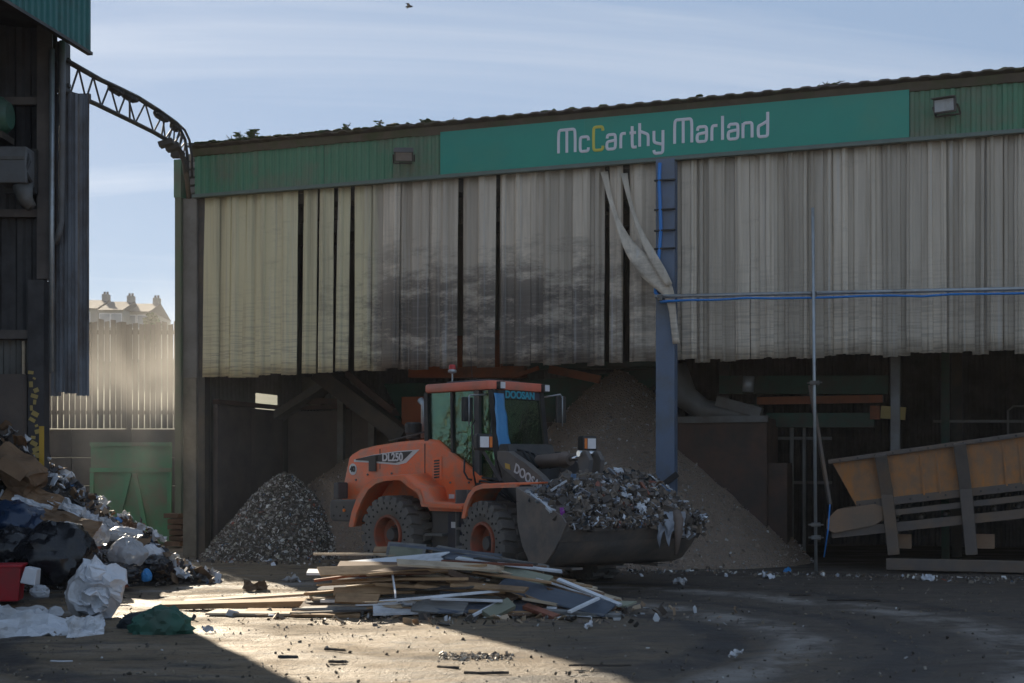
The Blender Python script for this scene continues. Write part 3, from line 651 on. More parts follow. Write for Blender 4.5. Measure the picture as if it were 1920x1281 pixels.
beam(pk, 'handrail', 'steel_grey', (1750, 790, 3.6), (1990, 790, 3.6), .05, .05); mb = MB(); mb.tube([L3(1890, 815, 3.4), L3(1890, 770, 3.4), L3(1900, 762, 3.4), L3(1990, 760, 3.4)], .02, 6); mb.build('guard_rail', 'steel_grey', pk)
MB().bx(fs(1765, yl=3.5)[0], fs(1780, yl=3.5)[0], 3.5, 3.7, 0, 7).build('post', 'int_green', pk)

# ================================================================== ORANGE FEED HOPPER (right)
hp = empty('feed_hopper', A0, SH_RZ); tag(hp, 'weathered orange feed hopper with grey ribs on sloping conveyor', 'hopper')
HY = .55
def H2(px, py): s_, z_ = fs(px, py, HY); return (s_, z_)
def ext(a, b, px):      # carry a line on to picture column px
    return (px, a[1] + (b[1] - a[1]) * (px - a[0]) / (b[0] - a[0]))
top0, top1 = (1563, 865), (1920, 815); bot0, bot1 = (1606, 947), (1920, 912); far = 2250
poly = [H2(*top0), H2(*ext(top0, top1, far)), H2(*ext(bot0, bot1, far)), H2(*bot0)]
mb = MB(); n = len(poly)
vs = [(p[0], HY - (.25 if i < 2 else 0), p[1]) for i, p in enumerate(poly)] + [(p[0], HY + 1.5 + (.25 if i < 2 else 0), p[1]) for i, p in enumerate(poly)]
mb.add(vs, [(0, 1, 2, 3), (4, 7, 6, 5), (0, 3, 7, 4), (1, 5, 6, 2), (3, 2, 6, 7)]); mb.build('body', 'hopper_orange', hp, solid=.03)
a_, b_ = L3(1555, 862, HY - .27), L3(*ext(top0, top1, far), HY - .27); a_ = L3(*ext(top0, top1, 1553), HY - .27)
mb = MB(); mb.bar(a_, b_, .14, .08); mb.build('top_rim', 'hopper_rib', hp, bevel=.015)
mb = MB(); mb.bar(L3(*ext(bot0, bot1, 1606), HY + .0), L3(*ext(bot0, bot1, far), HY + .0), .1, .14); mb.build('lower_flange', 'hopper_rib', hp, bevel=.01)
pts = [fs(*q, HY - .02) for q in ((1550, 975), (1570, 955), (1640, 945), (1656, 950), (1656, 975), (1640, 985), (1565, 1000), (1550, 992))]
mb = MB(); mb.prism(pts, HY - .06, HY + 1.5); mb.build('tail_drum_guard', 'hopper_dust', hp, bevel=.01)
for oy, th in ((22, .10), (52, .16)):
    mb = MB(); mb.bar(L3(1640 if oy < 30 else 1560, ext(bot0, bot1, 1640)[1] + oy + (6 if oy > 30 else 0), HY + .02), L3(*[ext(bot0, bot1, far)[0], ext(bot0, bot1, far)[1] + oy], HY + .02), .1, th); mb.build('conveyor_beam', 'hopper_rib', hp)
mb = MB(); mb.bar(L3(1620, 962, HY + .7), L3(far, ext(bot0, bot1, far)[1] + 38, HY + .7), 1.2, .05); mb.build('belt', 'cable_black', hp)
for x0, y0, x1, y1 in ((1651, 853, 1676, 1040), (1799, 832, 1822, 1040), (1965, 808, 1985, 1040), (2130, 786, 2150, 1040)):
    mb = MB(); dxy = [(x0, y0, HY - .38), (x0 + (x1 - x0) * .5, (y0 + y1) / 2 - 20, HY - .1), (x1, y1, HY - .08)]
    p = [L3(*q) for q in dxy]; mb.bar(p[0], p[1], .1, .2, up=(1, 0, 0)); mb.bar(p[1], p[2], .1, .2, up=(1, 0, 0)); mb.build('rib', 'hopper_rib', hp, bevel=.008)
    if y1: p = [L3(x0 + 22, y1 - 50, HY + 1.4), L3(x0 + 22, 1040, HY + 1.4)]; MB().bar(p[0], p[1], .14, .14).build('leg', 'hopper_rib', hp)
for px in range(1680, 2240, 46):
    p = L3(px, ext(bot0, bot1, px)[1] + 37, HY + .1); mb = MB(); mb.tube([p, p + Vector((0, 1.2, 0))], .05, 10); mb.build('roller', 'steel_dark', hp, smooth=True)
for px in range(1575, 2240, 33):
    p = L3(*ext(top0, top1, px), HY - .345); mb = MB(); mb.tube([p, p + Vector((0, -.02, 0))], .022, 6); mb.build('bolt', 'steel_dark', hp)
    p = L3(*ext(bot0, bot1, max(px, 1612)), HY - .052); mb = MB(); mb.tube([p, p + Vector((0, -.02, 0))], .02, 6); mb.build('bolt', 'steel_dark', hp)
for px in (1725, 1755, 1880, 1910): mb = MB(); mb.bar(L3(px, ext(top0, top1, px)[1] + 10, HY - .22), L3(px + 8, ext(bot0, bot1, px)[1] - 6, HY - .03), .05, .03, up=(1, 0, 0)); mb.build('stiffener', 'hopper_orange', hp)
mb = MB(); a_ = L3(1662, 1048, HY - .05); b_ = L3(far, 1050, HY - .05); b_.z = a_.z = .13; mb.bar(a_, b_, .2, .2); mb.build('skid', 'hopper_rib', hp, bevel=.01)
for px in (1690, 1845): mb = MB(); p = L3(px, 1015, HY + .3); mb.box(p, (.35, .1, .25)); mb.build('gusset', 'hopper_dust', hp)

# ================================================================== LEFT BUILDING
LD = 21.1
def LX(px, D=LD): return (px - 960) / FOC * D
def LZ(py, D=LD): return CAM_H + (HZ - py) / FOC * D
lb = empty('tall_shed', (0, LD, 0)); tag(lb, 'tall dark open-sided shed with teal canopy at the left edge', 'shed')
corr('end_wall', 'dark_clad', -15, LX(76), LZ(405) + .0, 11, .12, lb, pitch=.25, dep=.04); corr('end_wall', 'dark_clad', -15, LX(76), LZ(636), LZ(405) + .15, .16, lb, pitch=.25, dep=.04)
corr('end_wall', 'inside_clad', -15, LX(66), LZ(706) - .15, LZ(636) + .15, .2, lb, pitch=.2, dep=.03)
for py, h in ((198, .12), (408, .12), (636, .14)): MB().bx(-15, LX(76), -.06, .02, LZ(py), LZ(py) + h).build('wall_rail', 'post_brown', lb)
MB().bx(-15, LX(56), -.3, .3, 0, LZ(704)).build('base_wall', 'push_wall', lb)
MB().bx(LX(42), LX(47), -.02, .03, LZ(705), LZ(640)).build('light_gap_strip', 'wood_pale', lb)
mb = MB(); mb.bx(LX(74), LX(103), -.12, -.09, LZ(525), 10.5); mb.bx(LX(88), LX(90), -.09, .1, LZ(525), 10.5); mb.bx(LX(74), LX(103), .1, .12, LZ(525), 10.5); mb.build('column', 'post_brown', lb)
MB().bx(LX(58), LX(88), -.14, .12, 0, LZ(527)).build('column_casing', 'dark_clad', lb)
rr = random.Random(3); mb = MB()
for i in range(16):
    z = LZ(700 + i * 11); x = LX(66) + rr.uniform(-.05, .09); mb.box((x, -.147, z), (rr.uniform(.04, .12), .008, rr.uniform(.03, .09)), Matrix.Rotation(rr.uniform(-.6, .6), 3, 'Y'))
mb.build('paint_marks', 'int_yellow', lb)
MB().bx(LX(80), LX(89), -.16, -.145, LZ(885), LZ(800)).build('painted_edge', 'decal_yellow', lb)
mb = MB(); mb.tube([(LX(105), -.2, LZ(700)), (LX(106), -.2, LZ(100))], .045, 8); mb.build('downpipe', 'galv', lb, smooth=True)
mb = MB(); mb.tube([(LX(110), -.15, LZ(460)), (LX(119), -.2, LZ(440)), (LX(123), -.2, LZ(420)), (LX(125), -.2, LZ(180)), (LX(125), -.2, LZ(85))], .05, 8); mb.build('downpipe', 'box_grey', lb, smooth=True)
# hanging wing of sheets beyond the column, the first added to block stray sun
for a, b, z0, y in ((84, 108, 742, .16), (104, 127, 735, .05), (122, 146, 738, .0), (141, 165, 742, .06)): corr('wing_sheet', 'wing_clad', LX(a), LX(b), LZ(z0), LZ(175), y, lb, pitch=.115, dep=.035)
MB().bx(LX(104), LX(165), .1, .16, LZ(182), LZ(172)).build('wing_rail', 'steel_dark', lb)
mb = MB(); mb.tube([(LX(165), .04, LZ(175)), (LX(163), .04, LZ(420)), (LX(161), .04, LZ(430)), (LX(164), .04, LZ(500)), (LX(163), .04, LZ(600))], .012, 6); mb.build('edge_flashing', 'post_brown', lb)
# canopy fascia running towards the camera, plain soffit, roof over the dark hall
c0 = Vector((LX(168), 0, LZ(97))); c1d = 8.0
def fpt(D): 
    d0 = LD; d1 = FOC * (c0.z - CAM_H) / 890; x1 = (10 - 960) / FOC * d1; kx = (c0.x - x1) / (d0 - d1); return c0.x - kx * (d0 - D)
ang = math.atan2(LD - c1d, fpt(LD) - fpt(c1d)); Lc = math.hypot(LD - c1d, fpt(LD) - fpt(c1d)); q = 0
while q < Lc:
    e = min(q + 1.32, Lc); o_ = corr('canopy_sheet', 'canopy_teal', q + .002, e - .002, c0.z, c0.z + 2.2, 0, lb, pitch=.165, dep=.03); o_.location = (fpt(c1d), c1d - LD, 0); o_.rotation_euler = (0, 0, ang); q = e
o_ = MB().bx(0, Lc + .03, -.04, .05, c0.z - .05, c0.z - .003).build('canopy_trim', 'steel_dark', lb); o_.location = (fpt(c1d), c1d - LD, 0); o_.rotation_euler = (0, 0, ang)
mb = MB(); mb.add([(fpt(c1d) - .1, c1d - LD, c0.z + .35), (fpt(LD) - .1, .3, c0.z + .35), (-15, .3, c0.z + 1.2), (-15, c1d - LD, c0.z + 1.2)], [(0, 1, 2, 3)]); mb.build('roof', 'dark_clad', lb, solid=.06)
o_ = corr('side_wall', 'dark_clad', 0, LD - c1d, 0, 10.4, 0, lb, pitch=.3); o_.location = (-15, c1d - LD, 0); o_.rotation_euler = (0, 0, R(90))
mb = MB(); mb.bx(LX(112), LX(128), -.12, .1, LZ(178), LZ(82)); mb.bx(LX(106), LX(132), -.05, .03, LZ(118), LZ(110)); mb.bx(LX(106), LX(132), -.05, .03, LZ(165), LZ(158)); mb.build('canopy_bracket', 'truss', lb)
# fan motor and hopper box on the end wall
mo = empty('fan_motor', (LX(12), LD - .55, LZ(235))); tag(mo, 'round green fan motor fixed high on the dark wall', 'motor')
mb = MB(); mb.tube([(-.6, 0, 0), (-.5, 0, 0), (.18, 0, 0), (.27, 0, 0)], [.22, .27, .27, .2], 20); mb.build('casing', 'motor_green', mo, autosm=40)
mb = MB(); [mb.tube([(x, 0, 0), (x + .02, 0, 0)], .285, 20) for x in (-.45, -.15, .15)]; mb.build('rings', 'motor_green', mo)
MB().box((-.1, .1, -.32), (.6, .5, .1)).build('mount', 'steel_dark', mo)
hb = empty('hopper_box', (LX(48), LD - .4, LZ(325))); tag(hb, 'grey metal discharge box under the green fan motor', 'box')
MB().box((0, 0, 0), (.46, .4, .56)).build('box', 'box_grey', hb, bevel=.02)
MB().box((0, -.21, .1), (.4, .02, .05)).build('flange', 'steel_grey', hb)
mb = MB(); mb.tube([(.1, 0, -.28), (.14, 0, -.5), (.24, 0, -.62)], [.16, .12, .08], 12); mb.build('spout', 'steel_grey', hb, smooth=True)
mb = MB(); mb.tube([(.2, -.1, .2), (.26, -.16, .05), (.2, -.16, -.1), (.27, -.1, -.26)], .03, 8); mb.build('pipe', 'steel_dark', hb, smooth=True)
MB().box((0, .2, -.02), (.5, .1, .7)).build('back_plate', 'steel_dark', hb)

# ================================================================== LATTICE GANTRY
gt = empty('lattice_gantry', P(120, 170, LD - .2)); tag(gt, 'curved lattice gantry arching between the two sheds', 'gantry')
tp = [(118, 112), (150, 130), (180, 147), (215, 163), (250, 180), (290, 205), (322, 228), (338, 243), (347, 262), (351, 290), (352, 330)]
bt = [(116, 170), (150, 182), (180, 195), (215, 212), (250, 229), (288, 248), (312, 262), (328, 272), (338, 285), (345, 305), (350, 340)]
def gd(px): return (LD - .2) + (27.05 - LD + .2) * max(0, min(1, (px - 118) / 232))
org = gt.location
tpt = [P(x, y, gd(x)) - org for x, y in tp]; bpt = [P(x, y, gd(x)) - org for x, y in bt]
off = Vector((.35, .22, 0)) * .22
for nm, pts in (('top_chord', tpt), ('bottom_chord', bpt)):
    mb = MB(); mb.tube(pts, .032 if nm[0] == 't' else .042, 7); mb.build(nm, 'truss', gt, smooth=True)
    mb = MB(); mb.tube([p + off * (1 if nm[0] == 't' else .5) for p in pts], .026, 7); mb.build(nm, 'truss', gt, smooth=True)
def lerp(pts, u):
    u *= len(pts) - 1; i = min(int(u), len(pts) - 2); return pts[i].lerp(pts[i + 1], u - i)
nb = 22
for i in range(nb):
    u0, u1 = i / nb, (i + 1) / nb
    a, b = (lerp(tpt, u0), lerp(bpt, u1)) if i % 2 == 0 else (lerp(bpt, u0), lerp(tpt, u1))
    mb = MB(); mb.tube([a, b], .017, 6); mb.build('lattice_bar', 'truss', gt)
for u in (.38, .56, .62, .7, .76): mb = MB(); mb.tube([lerp(tpt, u), lerp(bpt, u)], .02, 6); mb.build('lattice_bar', 'truss', gt)
for u, l in ((.27, .4), (.34, .3), (.5, .35), (.6, .2)):
    a, b = lerp(tpt, u), lerp(tpt, min(1, u + .08)); mb = MB()
    pts = [a.lerp(b, k / 6) + Vector((0, -.03, -.05 + .03 * nz(k, u * 9))) for k in range(7)]; mb.tube(pts, [.03, .07, .09, .07, .09, .06, .03], 6); mb.build('snagged_debris', 'clod', gt)
for u in (.6, .68): mb = MB(); mb.box(lerp(bpt, u) + Vector((0, 0, -.07)), (.28, .2, .1), Matrix.Rotation(-.3, 3, 'Y')); mb.build('bracket', 'truss', gt)
mb = MB(); mb.tube([P(330, 280, 27) - org, P(345, 300, 27) - org, P(350, 330, 27) - org, P(354, 372, 27) - org], .05, 7); mb.build('hanging_cable', 'stem', gt, smooth=True)
mb = MB(); mb.bx(*[v for v in (0, .25)], -.1, .1, -.06, .06); mb.build('bracket', 'truss', gt, loc=P(322, 290, 27) - org)

# ================================================================== YARD END WALL, FENCE, GATE
ew = empty('end_wall', (-11, 33.3, 0)); tag(ew, 'dusty concrete block wall below the slatted timber fence', 'wall')
q = -6.0
while q < 5.5:
    for r_ in range(4): MB().bx(q + .006, q + 1.5 - .006, 0 + .012 * random.random(), .5, r_ * .71 + .004, r_ * .71 + .705).build('block', 'concrete', ew, bevel=.02)
    q += 1.5
fn_ = empty('timber_fence', (-11, 33.25, 2.85)); tag(fn_, 'tall weathered timber slat fence on top of the concrete wall', 'fence')
rr = random.Random(2); q = -5
while q < 3.6:
    h = 2.66 + rr.uniform(-.05, .05) + .1 * nz(q, 0, 0, .8); tl = rr.uniform(-.012, .012)
    mb = MB(); mb.prism([(q, 0), (q + .122, 0), (q + .122 + tl, h), (q + tl, h + rr.uniform(-.03, .03))], -.02, .005); mb.build('slat', 'fence_wood', fn_); q += .145 + rr.uniform(-.008, .01)
for z in (.35, 2.35): MB().bx(-5, 3.6, .008, .07, z, z + .1).build('rail', 'fence_wood', fn_)
for x in (-3.4, -1, 1.4, 3.4): MB().bx(x - .06, x + .06, .072, .2, -.2, 2.6).build('post', 'fence_wood', fn_)
gs = 32.3; gp = empty('green_steel_gate', P(246, 1022, gs)); gp.location.z = 0; tag(gp, 'green steel gate panel with slanting braces against the wall', 'gate')
gw = 152 / FOC * gs; gh = 192 / FOC * gs
MB().bx(-gw / 2, gw / 2, 0, .05, .03, gh).build('sheet', 'gate_green', gp, bevel=.01)
MB().bx(-gw / 2, gw / 2, -.08, -.002, gh - .72, gh - .62).build('cross_rail', 'gate_green', gp)
MB().bx(-gw / 2, -gw / 2 + .09, -.07, -.003, .03, gh - .73).build('stile', 'gate_green', gp); MB().bx(gw / 2 - .09, gw / 2, -.07, -.003, .03, gh - .73).build('stile', 'gate_green', gp); MB().bx(-gw / 2, gw / 2, -.07, -.003, gh - .09, gh).build('top_rail', 'gate_green', gp)
MB().bar((-gw * .22, -.05, .05), (-.02, -.05, gh - .75), .1, .07, up=(0, 1, 0)).build('brace', 'gate_green', gp); MB().bar((gw * .22, -.05, .05), (.1, -.05, gh - .75), .1, .07, up=(0, 1, 0)).build('brace', 'gate_green', gp)
st = empty('timber_stack', P(332, 1015, 31.0)); st.location.z = 0; tag(st, 'small stack of rough timber blocks beside the green gate', 'timber')
rr = random.Random(9)
for i in range(6): mb = MB(); mb.box((rr.uniform(-.05, .05), 0, .1 + i * .13), (.42 + rr.uniform(-.1, .1), .5, .11), Matrix.Rotation(rr.uniform(-.25, .25), 3, 'Z')); mb.build('timber_block', 'wood_brown', st, bevel=.01)

# ================================================================== FAR HOUSES
def house(px0, px1, ridge, eave, D, lab, gable=False):
    w_ = (px1 - px0) / FOC * D; c_ = P((px0 + px1) / 2, 890, D); h = empty('terrace_house', (c_.x, D, 0)); tag(h, lab, 'house', 'houses on the hillside')
    zr, ze = CAM_H + (HZ - ridge) / FOC * D, CAM_H + (HZ - eave) / FOC * D
    MB().bx(-w_ / 2, w_ / 2, 0, 7, 9, ze).build('wall', 'house_wall', h)
    mb = MB(); mb.prism([(-.35, ze - .1), (3.5, zr), (7.35, ze - .1)], -w_ / 2, w_ / 2, 'x'); rf = mb.build('roof', 'house_roof', h)
    for s_ in ((1,) if not gable else (1, -1)):
        x = s_ * (w_ / 2 - .35); MB().bx(x - .28, x + .28, 3.1, 3.9, zr - .3, zr + .5).build('chimney', 'house_wall', rf)
        for dx in (-.13, .13): mb = MB(); mb.tube([(x + dx, 3.5, zr + .5), (x + dx, 3.5, zr + .75)], .1, 8); mb.build('chimney_pot', 'house_roof', rf)
    for x in (-w_ * .25, w_ * .2): 
        wf = MB().bx(x - .5, x + .5, -.03, .05, ze - 1.6, ze - .35).build('window', 'decal_white', h); MB().bx(x - .42, x + .42, -.05, -.035, ze - 1.52, ze - .43).build('pane', 'glass_far', wf)
house(100, 184, 553, 577, 118, 'leftmost pale rooftop above the fence beside the tall shed', True)
house(185, 232, 556, 580, 117, 'middle pale rooftop above the timber fence')
house(233, 282, 560, 583, 119, 'rightmost pale rooftop above the timber fence, beside the tree')
tr_ = empty('far_tree', P(284, 700, 116)); tr_.location.z = 11; tag(tr_, 'small hazy bushy tree beside the far right rooftop', 'tree')
mb = MB(); mb.tube([(0, 0, 0), (.1, 0, 2.4), (0, 0, 4)], [.2, .14, .05], 6); mb.build('trunk', 'stem', tr_)
rr = random.Random(4); mb = MB()
for i in range(700):
    d = Vector((rr.gauss(0, 1), rr.gauss(0, 1), rr.gauss(0, 1))).normalized() * rr.uniform(.5, 1.05); c_ = Vector((d.x * .75 + .3 * nz(d.x * 3, d.z * 3), d.y * .8, 3.3 + d.z * 1.5))
    q = Matrix.Rotation(rr.uniform(0, 6), 3, 'Z') @ Matrix.Rotation(rr.uniform(0, 3), 3, 'X'); s_ = rr.uniform(.08, .18)
    mb.add([c_ + q @ Vector(v) * s_ for v in ((-1, -.6, 0), (1, -.6, 0), (1, .6, .2), (-1, .6, 0))], [(0, 1, 2, 3)])
mb.build('crown', 'leaf', tr_, fixn=False)

# ================================================================== WEEDS ON THE ROOF, BIRD
rr = random.Random(8)
def weed(px, py_top, lab, n, spread, leafy, name='roof_weed'):
    s_, _ = fs(px, 300, -.2); base = A0 + FU * s_ - FI * .2 + Vector((0, 0, ZR + .0)); ht = max(.1, P(px, py_top, base.y).z - base.z)
    t = empty(name, base); tag(t, lab, 'weed', 'weeds on the shed roof')
    mb = MB(); lv = MB()
    for i in range(n):
        a = Vector((rr.uniform(-.04, .04), rr.uniform(-.04, .04), 0)); h = ht * rr.uniform(.6, 1); e = a + Vector((rr.gauss(0, spread), rr.gauss(0, spread), h)); m_ = a.lerp(e, .5) + Vector((rr.gauss(0, spread * .2), 0, 0))
        mb.tube([a, m_, e], [.014, .010, .005], 4)
        for k in range(leafy):
            c_ = a.lerp(e, rr.uniform(.25, 1)); q = Matrix.Rotation(rr.uniform(0, 6), 3, 'Z') @ Matrix.Rotation(rr.uniform(-1, 1), 3, 'X'); l = rr.uniform(.04, .09)
            lv.add([c_ + q @ Vector(v) for v in ((0, 0, 0), (l, -l * .35, 0), (l * 1.8, 0, .01), (l, l * .35, 0))], [(0, 1, 2, 3)])
    mb.build('stem', 'stem', t); 
    if lv.v: lv.build('leaves', 'leaf', t, fixn=False)
weed(436, 246, 'wispy dry weed nearest the gantry on the shed roof', 4, .06, 3); weed(450, 244, 'thin upright weed between wispy weed and dark bushy weed', 3, .03, 8); weed(476, 240, 'dark bushy upright weed on the left of the roof', 7, .07, 14)
weed(518, 254, 'lone thin stalk right of the dark bushy weed', 2, .05, 2); weed(652, 232, 'low grass tuft with tall stalk above the floodlight end', 6, .05, 2); weed(714, 224, 'feathery thin stalk on roof above left floodlight', 3, .05, 5)
weed(800, 224, 'round leafy green weed on the roof left of sign', 10, .07, 12); weed(845, 222, 'bare bent stalk on roof above the left end of sign', 2, .09, 0)
weed(1550, 158, 'flat moss tuft with short grass over the sign end', 8, .12, 2)
bd = empty('bird', P(767, 13, 60)); tag(bd, 'small dark bird gliding high in the sky', 'bird')
mb = MB(); mb.tube([(-.16, 0, 0), (-.06, 0, .01), (.06, 0, .02), (.14, 0, .02), (.17, 0, .02)], [.02, .05, .055, .035, .01], 8); mb.build('body', 'bird', bd, smooth=True)
for s_ in (-1, 1): mb = MB(); mb.add([(.06, 0, .03), (-.06, 0, .03), (-.1, s_ * .2, .07), (-.14, s_ * .36, .03), (.0, s_ * .24, .08), (.05, s_ * .12, .06)], [(0, 1, 2, 5), (5, 2, 3, 4)]); mb.build('wing', 'bird', bd, solid=.012)

# ================================================================== WHEEL LOADER
TH, PH = R(43), R(57); HX, HD = -.27, 22.7; SCF = .05
ld = empty('wheel_loader', (HX, HD, 0), -TH); tag(ld, 'orange articulated wheel loader carrying a heaped bucket of waste', 'wheel loader')
FM = Matrix.Rotation(-(PH - TH), 4, 'Z')            # front frame turned about the hinge
FMs = Matrix.Translation((0, 0, -SCF)) @ FM
def trc(px, py, yr, ang=TH):         # picture point on the upright plane yr metres to the right of the frame axis -> (forward, height)
    k = (px - 960) / FOC; c, s = math.cos(ang), math.sin(ang)
    x = (k * (HD - yr * c) - HX + yr * s) / (c + k * s); D = HD - x * s - yr * c
    return x, CAM_H + (HZ - py) / FOC * D
def tr(px, py, yr): return trc(px, py, yr)
def tf(px, py, yr): a, b = trc(px, py, yr, PH); return a, b + SCF
RW = .67
# --- wheels
def wheel(x, yr, front, ang=0):
    M = (FMs if front else Matrix.Identity(4)) @ Matrix.Translation((x, -yr, RW)); sgn = 1 if yr > 0 else -1
    # local: outer side towards -y for the right wheels
    if sgn < 0: M = M @ Matrix.Rotation(math.pi, 4, 'Z')
    M = M @ Matrix.Rotation(ang, 4, 'Y')
    mb = MB(); mb.lathe([(.335, -.20), (.40, -.235), (.52, -.245), (.60, -.235), (.625, -.19), (.63, 0), (.625, .19), (.60, .235), (.40, .235), (.335, .20)], 48, 'y')
    ty = mb.build('tyre', 'tyre', ld, M=M, autosm=40)
    mb = MB()
    for i in range(22):
        for sd in (-1, 1):
            a = (i + (.5 if sd > 0 else 0)) / 22 * 2 * math.pi; rm = Matrix.Rotation(-a, 3, 'Y')
            vs = [rm @ Vector(v) for v in ((-.06, sd * .245, .56), (.06, sd * .245, .56), (.055, sd * .235, RW), (-.055, sd * .235, RW), (-.02, sd * .02, .60), (.09, sd * .02, .60), (.085, sd * .02, RW), (-.015, sd * .02, RW))]
            mb.add(vs, [(0, 1, 2, 3), (4, 7, 6, 5), (0, 4, 5, 1), (1, 5, 6, 2), (2, 6, 7, 3), (3, 7, 4, 0)])
    tag(mb.build('tread', 'tyre', ty, M=M), kind='stuff')
    mb = MB()
    for i in range(22):
        a = i / 22 * 2 * math.pi
        for rr_, k in ((.545, 0), (.455, .5)):
            an = a + k * 2 * math.pi / 22; cx, cz = math.cos(an), math.sin(an); u = Vector((cx, 0, cz)); w_ = Vector((-cz, 0, cx)); c_ = u * rr_ + Vector((0, -.2465, 0))
            mb.add([c_ + u * .024 * math.cos(t_) + w_ * .016 * math.sin(t_) for t_ in [j * math.pi / 4 for j in range(8)]], [tuple(range(8))])
    tag(mb.build('sidewall_holes', 'tyre_dark', ty, M=M, solid=.006, fixn=False), kind='stuff')
    mb = MB(); mb.lathe([(.345, -.21), (.335, -.245), (.30, -.245), (.285, -.20), (.27, -.06), (.20, -.02), (.12, -.02), (.12, .1), (.33, .12), (.345, .0)], 40, 'y', closed=True)
    rm_ = mb.build('rim', 'rim_orange', ld, M=M, autosm=40)
    mb = MB(); mb.lathe([(0.001, -.16), (.10, -.16), (.115, -.13), (.12, -.02), (.17, -.02), (.17, .0), (.001, .0)], 20, 'y'); mb.build('hub', 'loader_grey', rm_, M=M, autosm=40)
    mb = MB()
    for i in range(10):
        a = i / 10 * 2 * math.pi; c_ = Vector((math.cos(a) * .155, -.03, math.sin(a) * .155)); mb.tube([c_, c_ + Vector((0, -.025, 0))], .014, 6)
    tag(mb.build('wheel_nuts', 'steel_grey', rm_, M=M), kind='stuff')
wheel(-1.45, .95, False, .3); wheel(-1.45, -.95, False, .9); wheel(1.45, .95, True, .5); wheel(1.45, -.95, True, 1.2)
# --- rear chassis, counterweight
MB().bx(-2.7, -.15, -.45, .45, .55, 1.15).build('rear_chassis', 'loader_black', ld, bevel=.02)
MB().bx(-1.6, -1.3, -.8, .8, .5, .85).build('axle', 'loader_black', ld, bevel=.04)
cwx, cz0 = tr(618, 977, .95); cw1, cz1 = tr(618, 937, .95)
pol = [(-2.35, cz1 + .02), (cwx + .05, cz1), (cwx, cz1 - .05), (cwx, cz0 + .06), (cwx + .08, cz0), (-2.35, cz0)]
MB().prism(pol, -.95, .95).build('counterweight', 'loader_grey', ld, bevel=.03)
mb = MB()
for i, (a, b) in enumerate(((.12, .1), (.3, .1), (.5, .1), (.2, .26), (.4, .26))):
    mb.tube([(cwx + a, -.951, cz0 + b), (cwx + a, -.957, cz0 + b)], .02, 8)
mb.build('bolt_holes', 'tyre_dark', ld)
lx, lz = tr(646, 957, .95); mb = MB(); mb.tube([(lx, -.95, lz), (lx, -.975, lz)], .03, 12); mb.build('side_marker', 'lens_orange', ld)
for yr in (.78, -.78):
    a, z = tr(641, 920, .78); MB().box((a - .03, -yr, z), (.14, .24, .3)).build('tail_light', 'loader_grey', ld, bevel=.03); MB().box((a - .105, -yr, z), (.012, .18, .22)).build('tail_lens', 'lens_red', ld)
# --- hood and body side
hy = .66
topl = [(655, 858), (672, 848), (700, 841), (745, 834), (800, 829), (818, 831), (840, 845), (862, 862), (890, 885), (914, 907)]
botl = [(905, 918), (880, 930), (866, 949), (800, 947), (700, 960), (640, 962)]
poly = [tr(x, y, hy) for x, y in topl + botl] + [tr(642, 920, hy)]
# engine hood: rounded across the top
mb = MB(); n = len(poly); ys = [(-hy, 0), (-hy + .06, .055), (hy - .06, .055), (hy, 0)]
vs = []
for y_, dz in ys:
    for i, (a, z) in enumerate(poly): vs.append((a, y_, z + (dz if i < 6 else 0)))
fsx = [tuple(range(n)), tuple(range(4 * n - 1, 3 * n - 1, -1))]
for k in range(3): fsx += [(k * n + i, (k + 1) * n + i, (k + 1) * n + (i + 1) % n, k * n + (i + 1) % n) for i in range(n)]
mb.add(vs, fsx); mb.build('hood', 'loader_orange', ld, bevel=.018, autosm=35)
for side in (1, -1):
    yy = -side * (hy + .003)
    def plate(pts, nm, mt, off=0., th=.006, par=ld):
        mb = MB(); q = [tr(x, y, hy) for x, y in pts]; a = -side * (hy + .001 + off); mb.prism(q, a, a - side * th); return mb.build(nm, mt, par)
    st_ = plate([(664, 862), (700, 853), (745, 846), (787, 843), (762, 868), (745, 872), (700, 868), (664, 866)], 'stripe', 'decal_white')
    plate([(668, 861), (700, 854), (745, 848), (774, 846), (756, 864), (742, 868), (700, 865), (668, 863)], 'stripe_panel', 'loader_black', .007)
    plate([(694, 856), (707, 855), (707, 884), (694, 884)], 'hood_latch', 'loader_black', .014, .02)
    plate([(812, 859), (829, 856), (829, 899), (811, 901)], 'side_grille', 'loader_orange', 0, .012)
    for i in range(7): plate([(815, 863 + i * 5.2), (825, 862 + i * 5.2), (825, 865 + i * 5.2), (815, 866 + i * 5.2)], 'grille_slot', 'loader_black', .013, .003)
    plate([(796, 832), (797.5, 832), (797.5, 905), (796, 905)], 'panel_joint', 'loader_black', 0, .003)
    plate([(712, 842), (713.2, 842), (713.2, 880), (712, 880)], 'panel_joint', 'loader_black', 0, .003)
    plate([(842, 927), (852, 927), (852, 935), (842, 935)], 'label_plate', 'decal_white', 0, .004)
def text(body, size, name, mat, par, M, ext=.004, bold=0):
    cu = bpy.data.curves.new('t', 'FONT'); cu.body = body; cu.size = size; cu.extrude = ext; cu.align_x = 'CENTER'; cu.align_y = 'CENTER'; cu.offset = bold
    ob = bpy.data.objects.new('t', cu); col.objects.link(ob); dg = bpy.context.evaluated_depsgraph_get(); me = bpy.data.meshes.new_from_object(ob.evaluated_get(dg))
    bpy.data.objects.remove(ob); me.transform(M); me.materials.clear(); me.materials.append(MAT[mat]); o = bpy.data.objects.new(name, me); col.objects.link(o); o.parent = par; return o
RX = Matrix.Rotation(R(90), 4, 'X')
a, z = tr(737, 858, hy); text('DL250', .20, 'model_lettering', 'decal_white', ld, Matrix.Translation((a, -hy - .017, z)) @ RX, bold=.006)
